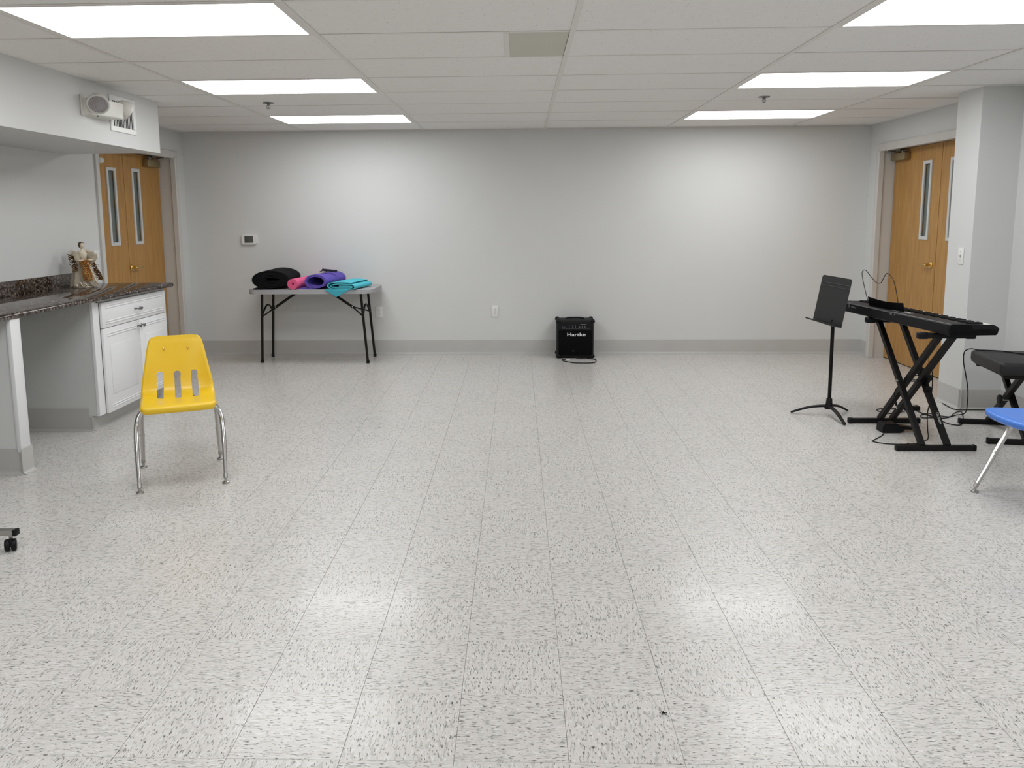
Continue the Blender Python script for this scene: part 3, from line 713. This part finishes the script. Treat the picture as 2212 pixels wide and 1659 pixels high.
for i in range(10):
    u = i/9; row = []
    for j in range(7):
        v = j/6; wdt = 1-max(0, u-.25)/.75
        x = -.140+.245*(.52+(v-.52)*wdt)-.0*u; drop = max(0, u-.25)/.75
        row.append((x, .06-.085*min(1, u/.25)+.25*(x+.02)*min(1, u/.25)-.030*drop, .0055 if u < .25 else .006-.072*drop))
    g.append(row)
q = MB(); q.sheet(g, .007); q.build('hanging_corner', 'cyan', t)

# ================================================================= AMPLIFIER
am = thing('bass_amplifier', 'small black bass amplifier with white lettering standing on the floor against the back wall', 'amplifier', (.554, 8.14, 0))
mb = MB(); mb.box((-.184, -.112, .012), (.184, .125, .388), .014, 3); mb.build('cabinet', 'tolex', am)
mb = MB(); mb.box((-.168, -.1165, .030), (.168, -.108, .285), .004, 2); mb.build('grille', 'grille', am)
mb = MB(); mb.box((-.165, -.1155, .298), (.165, -.108, .362), .002, 1, None); cp_ = mb.build('control_panel', 'black', am)
for k, x in enumerate((-.128, -.108)):
    MB().lathe([(.005, 0), (.005, .005), (.001, .005)], 10, T(x, -.1155, .322) @ RX(90)).build('input_jack', 'grey', cp_)
for x in (.020, .048, .074): MB().lathe([(.007, 0), (.0065, .011), (.001, .012)], 14, T(x+.02, -.1155, .322) @ RX(90)).build('knob', 'grey', cp_)
for x in (-.062, -.030, .0): box('slider', 'grey', (x-.0012, -.1185, .310), (x+.0012, -.1155, .338), cp_)
box('panel_line', 'grey', (-.135, -.1160, .302), (.140, -.1152, .3032), cp_); box('nameplate', 'grey', (.048, -.1165, .342), (.110, -.1152, .349), cp_)
text_mesh('Hartke', .047, 'lettering', 'text', am, T(.008, -.1172, .243) @ RX(90), bold=.0007, sx=1.42)
box('small_badge', 'grey', (-.032, -.1180, .075), (-.012, -.1165, .079), am)
for sx in (-1, 1):
    for z in (.024, .376):
        for y in (-.104, .117):
            q = MB(); q.sphere((sx*.172, y, z), .024, (1, .75, 1), 14, 10); q.build('corner_guard', 'black', am)
    for y in (-.09, .10): MB().lathe([(.016, 0), (.016, .014), (.012, .016)], 12, T(sx*.14, y, 0)).build('rubber_foot', 'black', am)
mb = MB(); mb.tube(spline([(-.085, 0, .386), (-.08, 0, .398), (-.05, 0, .402), (.05, 0, .402), (.08, 0, .398), (.085, 0, .386)], 4), .010, 8, flat=.5); mb.sphere((.085, 0, .394), .012); mb.sphere((-.085, 0, .390), .010); mb.build('top_handle', 'black', am)
mb = MB(); mb.tube(spline([(.414, 7.914, .005), (.434, 7.852, .005), (.47, 7.81, .005), (.52, 7.755, .005), (.60, 7.741, .005), (.68, 7.745, .005), (.725, 7.775, .005), (.748, 7.86, .005), (.745, 7.95, .005), (.69, 7.985, .005), (.62, 7.99, .005), (.56, 7.988, .005)], 6), .0045, 8)
mb.tube(spline([(.414, 7.914, .005), (.44, 7.958, .005), (.49, 7.975, .005)], 5), .0045, 8)
o = mb.build('power_cord', 'black', am, True)
MB().box((.455-.554, 7.895-8.14, .0005), (.492-.554, 7.925-8.14, .018), .003, 2).build('plug', 'lampwhite', o)

# ================================================================= SCHOOL CHAIRS
def school_chair(name, label, shell, loc, rotz, group, bowed=.034, lipz=0):
    t = thing(name, label, 'chair', loc, rotz, group)
    # profile from front lip (t=0) to top of the back: (y, z, halfwidth, dish)
    P = [(-.236, .420, .182, 0), (-.243, .430, .186, 0), (-.243, .444, .189, 0), (-.232, .453, .191, .0), (-.200, .455, .192, .002), (-.13, .447, .193, .008), (-.05, .438, .194, .014), (.03, .431, .195, .018),
         (.09, .430, .196, .020), (.135, .436, .196, .022), (.165, .450, .195, .026), (.185, .472, .192, .032), (.198, .505, .188, .036), (.207, .545, .181, .036), (.216, .590, .172, .032), (.226, .640, .163, .026), (.236, .690, .154, .018), (.242, .722, .146, .012), (.247, .742, .139, .008), (.250, .756, .122, .006), (.2515, .761, .094, .004)]
    P[0] = (P[0][0], P[0][1]-lipz, P[0][2], 0); P[1] = (P[1][0], P[1][1]-lipz*.6, P[1][2], 0)
    def interp(u):
        x = u*(len(P)-1); i = min(int(x), len(P)-2); f = x-i
        p0, p1, p2, p3 = P[max(i-1, 0)], P[i], P[i+1], P[min(i+2, len(P)-1)]
        return [.5*((2*b)+(-a+c)*f+(2*a-5*b+4*c-d)*f*f+(-a+3*b-3*c+d)*f**3) for a, b, c, d in zip(p0, p1, p2, p3)]
    NU, NV = 120, 92
    b_ = bmesh.new(); V = []
    for i in range(NU+1):
        y, z, hw, dish = interp(i/NU); row = []
        y2, z2 = interp(min(1, i/NU+.01))[:2]; y1, z1 = interp(max(0, i/NU-.01))[:2]
        d = Vector((0, y2-y1, z2-z1)).normalized(); nr = Vector((0, -d.z, d.y))      # toward the sitter
        for j in range(NV+1):
            s = 2*j/NV-1
            e = abs(s)**2.6
            lip = -.013*max(0, (abs(s)-.93)/.07)**1.5
            bow = bowed*max(0, min(1, (-.02-y)/.16)); yb = y-bow*(1-s*s)+.012*max(0, min(1, (-.1-y)/.1))*max(0, (abs(s)-.8)/.2)**2
            p = Vector((s*hw, yb, z))+nr*(dish*e+lip)
            row.append(b_.verts.new(p))
        V.append(row)
    def slot(i, j):
        y, z, hw, _ = interp((i+.5)/NU); x = (2*(j+.5)/NV-1)*hw
        u = (i+.5)/NU
        for c in (-.094, .0, .094):
            u0, u1 = .385, .664
            if u0 < u < u1:
                k = min((u-u0), (u1-u))/.016; hwid = .0180*min(1, math.sqrt(max(0, 1-(1-min(1, k))**2))+.32)
                if abs(x-c*(.98 if u > .55 else 1.0)) < hwid: return True
        return False
    for i in range(NU):
        for j in range(NV):
            if not slot(i, j): b_.faces.new((V[i][j], V[i][j+1], V[i+1][j+1], V[i+1][j]))
    for v in [v for v in b_.verts if not v.link_faces]: b_.verts.remove(v)
    # relax the slot outlines a little
    be = [v for v in b_.verts if any(len(e.link_faces) == 1 for e in v.link_edges)]
    inner = [v for v in be if abs(v.co.x) < .13 and .41 < v.co.z < .64 and v.co.y > -.02]
    for _ in range(3):
        new = {}
        for v in inner:
            nb = [e.other_vert(v) for e in v.link_edges if len(e.link_faces) == 1]
            if len(nb) == 2: new[v] = v.co*.5+(nb[0].co+nb[1].co)*.25
        for v, c in new.items(): v.co = c
    bmesh.ops.recalc_face_normals(b_, faces=b_.faces)
    up_ = sum(f.normal.z for f in b_.faces if f.calc_center_median().y < .1)
    if up_ < 0: bmesh.ops.reverse_faces(b_, faces=b_.faces)
    bmesh.ops.solidify(b_, geom=list(b_.faces), thickness=.0062)
    q = MB(); q._add(b_); q.build('seat_shell', shell, t, sharp=50)
    for s in (-1, 1):
        pts = spline([(s*.215, -.2385, .030), (s*.2185, -.19, .12), (s*.2205, -.145, .21), (s*.220, -.105, .29), (s*.214, -.080, .345), (s*.196, -.068, .385), (s*.165, -.064, .408), (s*.11, -.062, .415)], 5)
        def leg(pts, nm):
            rads = []
            for p in pts:
                z = p[2]; rads.append(.0098+(.0135-.0098)*min(1, max(0, (z-.03)/.17)) if z < .2 else .0135)
            lg = MB().tube(pts, .012, 14, rads=rads).build('leg', 'chrome', t)
            f = pts[0]; pp = min(pts, key=lambda p: abs(p[2]-.205)); dirn = (pts[6]-pts[2]).normalized()
            MB().tube([pp-dirn*.006, pp+dirn*.004], .0150, 14).build('ferrule', 'chrome', lg)
            MB().tube([f-Vector((0, 0, .002)), f+dirn*.022], .0112, 12).build('collar', 'steel', lg)
            MB().lathe([(.018, 0.0005), (.0195, .003), (.018, .008), (.007, .012), (.006, .030)], 18, T(f.x, f.y, 0)).build('glide', 'steel', lg)
        leg(pts, 'f')
        pts = spline([(s*.212, .2385, .030), (s*.208, .205, .12), (s*.205, .170, .21), (s*.202, .140, .29), (s*.196, .118, .345), (s*.178, .108, .383), (s*.145, .104, .403), (s*.09, .102, .408)], 5)
        leg(pts, 'r')
        box('seat_bracket', 'steel', (s*.10-.018, -.085, .412), (s*.10+.018, .125, .423), t, .002)
        q = MB(); q.tube(spline([(s*.10, .11, .410), (s*.07, .17, .416), (s*.048, .212, .46), (s*.047, .232, .56), (s*.055, .249, .68), (s*.060, .252, .70)], 5), .0095, 10); q.build('back_support', 'chrome', t)
        q = MB(); q.sphere((s*.064, .226, .690), .0062, (1, .55, 1)); q.build('rivet', 'brass', t)
    return t
school_chair('school_chair', 'yellow plastic school chair with three slots in its back and chrome legs, left foreground', 'yellow', (-1.899, 4.312, 0), R(23.4), 'school chairs', .006, .004)
school_chair('school_chair', 'blue plastic school chair with chrome legs, cut off by the right edge of the photograph', 'blue', (2.590, 3.869, 0), R(-88), 'school chairs')

# ================================================================= MUSIC STAND
ms = thing('music_stand', 'black metal music stand with a tilted desk and three curved feet, left of the keyboard', 'music stand', (2.203, 5.690, 0))
mb = MB(); mb.tube([(0, 0, .10), (-.002, 0, .690)], .0125, 14); mb.build('pole', 'blackmetal', ms)
mb = MB(); mb.lathe([(.030, .050), (.032, .062), (.026, .078), (.022, .090), (.020, .120), (.015, .128)], 20); mb.build('hub', 'blackmetal', ms)
for fx, fy in ((-.250, .055), (.000, -.290), (.175, .110)):
    d = Vector((fx, fy, 0)); pts = spline([(0, 0, .070), d*.25+Vector((0, 0, .066)), d*.55+Vector((0, 0, .052)), d*.82+Vector((0, 0, .028)), d*1.0+Vector((0, 0, .010))], 5)
    n = len(pts); MB().tube(pts, .014, 12, rads=[.017-.006*k/(n-1) for k in range(n)], flat=.62).build('leg', 'blackmetal', ms)
yw, tl = -1.52, .175
wv_ = Vector((math.cos(yw), math.sin(yw), 0)); nv = Vector((math.sin(yw), -math.cos(yw), 0)); uv = Vector((0, 0, 1))*math.cos(tl)-nv*math.sin(tl); nn = wv_.cross(uv).normalized()
if nn.dot(nv) < 0: nn = -nn
Md = Matrix(((wv_.x, uv.x, nn.x, 2.215-2.203), (wv_.y, uv.y, nn.y, 5.765-5.690), (wv_.z, uv.z, nn.z, .820), (0, 0, 0, 1)))
mb = MB(); pl = []; hx, hy, rc = .235, .168, .022
for cx, cy, a0 in ((hx-rc, hy-rc, 0), (-hx+rc, hy-rc, 90)):
    for k in range(6): a = R(a0+18*k); pl.append((cx+rc*math.cos(a), cy+rc*math.sin(a)))
pl += [(-hx, -hy), (hx, -hy)]
mb.prism(pl, .0022, Md); dk = mb.build('desk', 'deskm', ms)
mb = MB()
for y in (.095, .118): mb.box((-hx+.004, y-.003, .0016), (hx-.004, y+.003, .0050), .0015, 1, Md)
mb.build('desk_rib', 'deskm', dk)
mb = MB(); mb.box((-hx, -hy-.002, 0), (hx, -hy, .060), 0, 1, Md); mb.box((-hx, -hy-.002, .058), (hx, -hy+.008, .060), 0, 1, Md); mb.build('lip', 'deskm', dk)
mb = MB(); mb.box((-.04, -.05, -.014), (.04, .05, -.001), .004, 2, Md); mb.tube([(-.002, 0, .685), (.030, 0, .715), tuple(Md @ Vector((0, -.02, -.014)))], .011, 10); mb.build('tilt_bracket', 'blackmetal', ms)

# ================================================================= KEYBOARD STAND + KEYBOARD
ks = thing('keyboard_stand', 'black double braced X shaped keyboard stand standing on two floor bars', 'keyboard stand', (2.51, 5.15, 0))
for (xa, xb, y, capx) in ((2.256, 2.742, 5.48, 1), (2.278, 2.756, 4.82, 0)):
    bar = MB().box((xa+.012, y-.016, .002), (xb-.012, y+.016, .034), .004, 2).build('floor_bar', 'blackmetal', ks, True)
    for x in (xa, xb):
        s = -1 if x == xa else 1
        L_ = .034 if (capx and s < 0) else .014
        q = MB(); q.box((min(x, x-s*L_), y-.019, .0005), (max(x, x-s*L_), y+.019, .037), .006, 2); q.build('end_cap', 'black', bar, True)
for x, y0, y1 in ((2.436, 4.82, 5.50), (2.588, 4.82, 5.50)):
    MB().tube([(x, y0, .03), (x, y1, .705)], .0155, square=True).build('leg_tube', 'blackmetal', ks, True, sharp=30)
for x, y0, y1 in ((2.470, 5.48, 4.78), (2.553, 5.48, 4.78)):
    MB().tube([(x, y0, .03), (x, y1, .705)], .0155, square=True).build('leg_tube', 'blackmetal', ks, True, sharp=30)
for y, x0, x1 in ((5.50, 2.345, 2.66), (4.78, 2.345, 2.67)):
    ar = MB().box((x0+.02, y-.017, .696), (x1, y+.017, .728), .004, 2).build('support_arm', 'blackmetal', ks, True)
    q = MB(); q.box((x0, y-.021, .693), (x0+.060, y+.021, .733), .009, 3); q.build('rubber_sleeve', 'black', ar, True)
    q = MB(); q.box((x1-.05, y-.021, .693), (x1+.01, y+.021, .733), .009, 3); q.build('rubber_sleeve', 'black', ar, True)
yc = 5.15; zc = .365
MB().tube([(2.41, yc, zc), (2.615, yc, zc)], .010, 12).build('pivot_rod', 'steel', ks, True)
MB().lathe([(.038, 0), (.040, .008), (.038, .018), (.020, .022), (.018, .040)], 20, T(2.572, 5.11, .392) @ RY(90)).build('locking_clutch', 'black', ks, True)
for dz in (-.05, .05): MB().tube([(2.588, yc+dz*1.007-.010, zc+dz-.01), (2.588, yc+dz*1.007+.010, zc+dz+.01)], .0185, square=True).build('joint_sleeve', 'black', ks, True)
ang = math.atan2(.705-.03, .68)
Mt = T(2.588-.0165, 4.82+.17, .03+.168) @ RZ(-90) @ Matrix.Rotation(0, 4, 'X')
Mt = Matrix(((0, 0, -1, 2.588), (math.cos(ang), -math.sin(ang), 0, 4.82+.155), (math.sin(ang), math.cos(ang), 0, .03+.155*math.tan(ang)), (0, 0, 0, 1)))
# lettering on the camera-facing side of the near tube
dv = Vector((0, math.cos(ang), math.sin(ang))); nv2 = Vector((0, -math.sin(ang), math.cos(ang)))
c_ = Vector((2.588, 4.82, .03))+dv*.185 + nv2*-.0 
fx_ = -dv; fy_ = Vector((1, 0, 0)); fz_ = fx_.cross(fy_)
if fz_.y > 0: fy_ = -fy_; fz_ = fx_.cross(fy_)
c_ = c_+fz_*.0160
Mt = Matrix(((fx_.x, fy_.x, fz_.x, c_.x), (fx_.y, fy_.y, fz_.y, c_.y), (fx_.z, fy_.z, fz_.z, c_.z), (0, 0, 0, 1)))
text_mesh('On Stage', .022, 'lettering', 'label', ks, wm(ks).inverted() @ Mt, bold=.0004)

kb = thing('digital_piano', 'long black digital piano keyboard lying on the X stand, its back to the room', 'keyboard', (2.442, 4.606, .7352), R(5.38))
# local axes: y runs along the keyboard (away from camera), x across toward the player, z up
KL = 1.31; KD = .285
body = [(0, .004), (.004, .0), (KD-.012, .0), (KD-.002, .010), (KD, .028), (KD-.030, .036), (.130, .036), (.124, .060), (.010, .066), (0, .060)]
mb = MB(); tbm = Matrix(((1, 0, 0, 0), (0, 0, 1, 0), (0, 1, 0, 0), (0, 0, 0, 1)))
mb.prism(body, KL, tbm); mb.build('body', 'black', kb)
cheek = [(0, .004), (.004, .0), (KD-.014, .0), (KD-.004, .012), (KD+.006, .030), (KD+.006, .036), (KD-.006, .050), (KD-.028, .060), (.010, .0675), (0, .060)]
for y in (0, KL-.018):
    q = MB(); q.prism(cheek, .018, T(0, y, 0) @ tbm, bev=.0015); q.build('end_cheek', 'black', kb)
mb = MB(); mb.box((.006, .02, .064), (.012, .60, .0668)); mb.build('edge_strip', 'grey', kb)
mb = MB(); mb.box((.030, .03, .0600), (.118, KL-.03, .0655), .001, 1); dkp = mb.build('control_deck', 'black', kb)
for k in range(9):
    box('button', 'grey', (.050, .50+.025*k, .0650), (.062, .512+.025*k, .0675), dkp)
for k in range(5): box('button', 'text' if k < 3 else 'grey', (.075, .52+.03*k, .0650), (.090, .530+.03*k, .0678), dkp)
wk = None; kw = (KL-.05)/52
for k in range(52):
    if wk is None:
        q = MB(); q.box((.132, .0006, .036), (KD-.020, kw-.0006, .0585), .0015, 1); wk = q.build('white_key', 'keywhite', kb); o = wk
    else: o = wk.copy(); C.objects.link(o)
    o.location = (0, .025+k*kw, 0)
bk = None; idx = 0
for k in range(51):
    # from the near end (treble) down to the far bass end
    if (k+4) % 7 in (0, 1, 3, 4, 5):
        if bk is None:
            q = MB(); tb = bmesh.new(); v = [tb.verts.new(p) for p in ((.133, -.0055, .056), (.225, -.0055, .056), (.225, .0055, .056), (.133, .0055, .056), (.134, -.0048, .071), (.216, -.0048, .0695), (.216, .0048, .0695), (.134, .0048, .071))]
            for f in ((0, 1, 2, 3), (4, 5, 6, 7), (0, 1, 5, 4), (1, 2, 6, 5), (2, 3, 7, 6), (3, 0, 4, 7)): tb.faces.new([v[i] for i in f])
            q._add(tb, smooth=False); bk = q.build('black_key', 'black', kb); o = bk
        else: o = bk.copy(); C.objects.link(o)
        o.location = (0, .025+(k+1)*kw, 0)
for y in (.575, .610, .624): box('port_mark', 'grey', (-.0008, y-.004, .048), (.0004, y+.003, .056), kb)
text_mesh('Williams', .020, 'lettering', 'grey', kb, Matrix(((0, 0, -1, -.0003), (-1, 0, 0, 1.09), (0, 1, 0, .042), (0, 0, 0, 1))), bold=.0003)
box('logo_mark', 'grey', (-.0008, 1.150, .034), (.0004, 1.162, .056), kb)
# music rest and its wire frame: things that plug into the piano (parts of it)
g = []
for i in range(13):
    u = i/12; y = .565+.435*u; c = .012*math.sin(u*math.pi)
    g.append([(.062-.014*v+.0*c, y, .062+(.066-c)*v) for v in (0, .5, 1)])
q = MB(); q.sheet(g, .004); mr = q.build('music_rest', 'black', kb)
W_ = [(1.000, .066), (1.022, .090), (1.047, .122), (1.091, .197), (1.118, .250), (1.126, .285), (1.097, .303), (1.063, .295), (1.004, .262), (.942, .232), (.899, .226), (.869, .235), (.846, .265), (.819, .294), (.799, .299), (.763, .288), (.731, .266), (.695, .214), (.660, .130), (.640, .070)]
q = MB(); q.tube(spline([(.066, a, b) for a, b in W_], 5), .0024, 8); q.build('wire_rest', 'blackmetal', kb)

# ---- pedal, cords
t_ = thing('foot_pedal', 'black sustain pedal on the floor under the keyboard stand', 'pedal', (2.375, 5.215, 0), R(2))
mb = MB(); mb.prism([(0, 0), (.118, 0), (.150, .018), (.120, .030), (.100, .060), (.012, .060), (0, .045)], .095, T(0, .09, 0) @ RX(90), bev=.004); mb.build('pedal_box', 'black', t_)
mb = MB(); mb.prism([(.10, .018), (.255, .012), (.262, .018), (.250, .026), (.11, .045)], .055, T(0, .075, 0) @ RX(90), bev=.003); mb.build('pedal_tongue', 'blackmetal', t_)
def cord(name, label, pts, r=.0032, n=7, parent=None):
    mb = MB()
    for p in (pts if isinstance(pts[0][0], (tuple, list)) else [pts]): mb.tube(spline(p, n), r, 8)
    if parent: return mb.build(name, 'black', parent, True)
    return tag(mb.build(name, 'black'), label, 'cable')
z = .0036
adp = thing('power_adapter', 'black power adapter brick on the floor behind the keyboard stand', 'adapter', (2.865, 5.862, 0), R(-8))
MB().box((-.055, -.030, .0005), (.055, .030, .032), .006, 2).build('brick', 'black', adp); box('brick_label', 'grey', (-.03, -.018, .0318), (.03, .018, .0324), adp)
pdl = t_
cord('pedal_cord', 'thin black pedal cord looping over the floor and up to the keyboard', [[(2.380, 5.20, .010), (2.335, 5.138, z), (2.244, 5.038, z), (2.225, 5.001, z), (2.283, 4.954, z), (2.369, 4.943, z), (2.476, 4.948, z), (2.55, 4.900, z), (2.515, 4.868, z), (2.471, 4.858, z+.003), (2.422, 4.872, z), (2.428, 4.908, z), (2.485, 4.967, z+.004), (2.59, 5.06, z), (2.601, 5.09, .06), (2.598, 5.10, .16), (2.613, 5.1, .26), (2.616, 5.1, .357), (2.62, 5.12, .43)],
     [(2.369, 4.943, z+.003), (2.335, 4.91, z), (2.369, 4.880, z), (2.42, 4.92, z), (2.414, 4.955, z+.003)]], parent=pdl)
cord('cable', 'long black cord running from the floor under the keyboard up across the bench seat', [[(2.893, 5.845, z), (2.884, 5.71, z), (2.956, 5.60, z), (3.084, 5.672, z+.002), (3.14, 5.65, .03), (3.10, 5.56, .142), (3.08, 5.535, .238), (3.052, 5.53, .35), (3.033, 5.525, .423), (3.030, 5.515, .49), (3.045, 5.47, .5175), (3.07, 5.43, .5165), (3.123, 5.416, .5165), (3.204, 5.377, .5165), (3.271, 5.261, .5165), (3.35, 5.20, .5165)]], .0036)
cord('cable', 'black cord lying along the foot of the right pilaster', [(3.19, 6.05, z), (3.175, 5.93, z), (3.185, 5.845, z), (3.265, 5.842, z), (3.33, 5.842, z), (3.46, 5.835, z)], .0034)
cord('power_cord', 'black cord tangled on the floor between the keyboard stand and the bench', [[(2.911, 5.536, z), (2.924, 5.436, z), (2.985, 5.415, z), (3.08, 5.56, z), (3.15, 5.70, z), (3.19, 5.80, z), (3.10, 5.72, z+.004), (3.031, 5.641, z), (2.957, 5.651, z+.004), (2.90, 5.702, z), (2.88, 5.813, z)], [(2.934, 5.596, z+.004), (2.89, 5.61, z), (2.824, 5.61, z), (2.854, 5.687, z), (2.922, 5.718, z+.004), (2.949, 5.611, z+.008)]], .0034, parent=adp)
cord('power_cord', 'black cord doubled back on the floor behind the keyboard stand', [(2.82, 5.85, .012), (2.74, 5.878, z), (2.648, 5.875, z), (2.608, 5.84, z), (2.62, 5.764, z), (2.68, 5.73, z), (2.80, 5.79, .010)], .0034, parent=adp)
o = cord('cable', 'thin black cord hanging from the stand joint with a metal plug at its end', [(2.571, 5.135, .400), (2.532, 5.12, .405), (2.500, 5.13, .392), (2.455, 5.19, .329), (2.430, 5.2, .28), (2.434, 5.2, .237), (2.443, 5.2, .209)], .003)
MB().tube([(2.442, 5.2, .212), (2.446, 5.2, .188)], .006, 10).build('plug', 'black', o); MB().tube([(2.446, 5.2, .188), (2.451, 5.2, .166)], .003, 8).build('plug_tip', 'chrome', o)

# ================================================================= KEYBOARD BENCH
bn = thing('keyboard_bench', 'black padded X frame keyboard bench beside the right wall', 'bench', (2.99, 5.22, 0), R(-10))
# local: x away from camera's left edge to the right, y along the bench
mb = MB(); mb.box((.010, -.262, .436), (.392, .262, .512), .022, 4); mb.build('seat_pad', 'vinyl', bn, sharp=60)
MB().tube(spline([(.020, -.252, .440), (.382, -.252, .440), (.382, .252, .440), (.020, .252, .440)], 1, True), .0045, 6, closed=True).build('seat_piping', 'vinyl', bn)
box('seat_base', 'blackmetal', (.03, -.24, .424), (.37, .24, .438), bn, .003)
for y in (-.250, .250):
    br = MB().box((-.025, y-.015, .002), (.335, y+.015, .034), .004, 2).build('floor_bar', 'blackmetal', bn)
    for x in (-.035, .330): box('end_cap', 'black', (x, y-.018, .0005), (x+.018, y+.018, .037), br, .005)
for x, ya, yb in ((.185, -.250, .215), (.150, .250, -.215)):
    MB().tube([(x, ya, .03), (x, yb, .428)], .0155, square=True).build('leg_tube', 'blackmetal', bn, sharp=30)
for y in (-.215, .215): box('support_arm', 'blackmetal', (.04, y-.015, .408), (.35, y+.015, .426), bn, .003)
MB().lathe([(.030, 0), (.032, .008), (.028, .016), (.012, .020)], 18, T(.122, 0, .23) @ RY(-90)).build('locking_knob', 'black', bn)
MB().tube([(.12, 0, .23), (.21, 0, .23)], .008, 10).build('pivot_rod', 'steel', bn)
ang = math.atan2(.398, .465); 
dv = Vector((0, math.cos(ang), math.sin(ang))); nv2 = Vector((0, -math.sin(ang), math.cos(ang)))
c_ = Vector((.185, -.250, .03))+dv*.085
q = MB(); Ms = Matrix(((1, 0, 0, c_.x), (0, dv.y, nv2.y, c_.y), (0, dv.z, nv2.z, c_.z), (0, 0, 0, 1)))
q.box((-.011, -.022, -.0163), (.011, .022, -.0157), 0, 1, Ms); q.box((-.011, -.022, .0157), (.011, .022, .0163), 0, 1, Ms); q.build('paper_sticker', 'white', bn)

# ================================================================= WHEELED STAND at the left edge
ws = thing('wheeled_stand', 'silver foot bar of a wheeled stand with black caster at the left edge', 'stand', (-2.60, 3.285, 0))
mb = MB(); mb.box((-.165, -.016, .066), (.392, .016, .092), .003, 2); mb.build('foot_bar', 'steel', ws)
box('end_cap', 'black', (.388, -.0168, .065), (.404, .0168, .093), ws, .003)
box('end_cap', 'black', (-.177, -.0168, .065), (-.163, .0168, .093), ws, .003)
box('upright', 'steel', (.06, -.02, .092), (.10, .02, .80), ws, .003)
for x in (.372, -.145):
    cs = MB().tube([(x, 0, .050), (x, 0, .068)], .008, 10).build('caster', 'steel', ws)
    for k in (-1, 1):
        mm = T(x+.004, -.012, .0265) @ RZ(28) @ T(k*.0125, 0, 0) @ RY(90)
        MB().lathe([(.016, -.011), (.023, -.010), (.026, -.005), (.026, .005), (.023, .010), (.016, .011)], 24, mm).build('wheel', 'black', cs)
    q = MB(); q.box((-.005, -.022, .022), (.005, .020, .054), .004, 2, T(x+.004, -.008, 0) @ RZ(28)); q.build('fork', 'black', cs)

# small dark crumb on the floor tiles
q = MB()
for k in range(5): a = k*1.3; q.tube([(0, 0, .002), (.006*math.cos(a), .005*math.sin(a), .0045), (.011*math.cos(a+.3), .009*math.sin(a+.3), .001)], .0012, 5)
o = q.build('floor_debris', 'slot'); o.location = (.4105, 2.165, 0); tag(o, 'tiny dark clump of debris lying on the open floor tiles in front', 'debris')
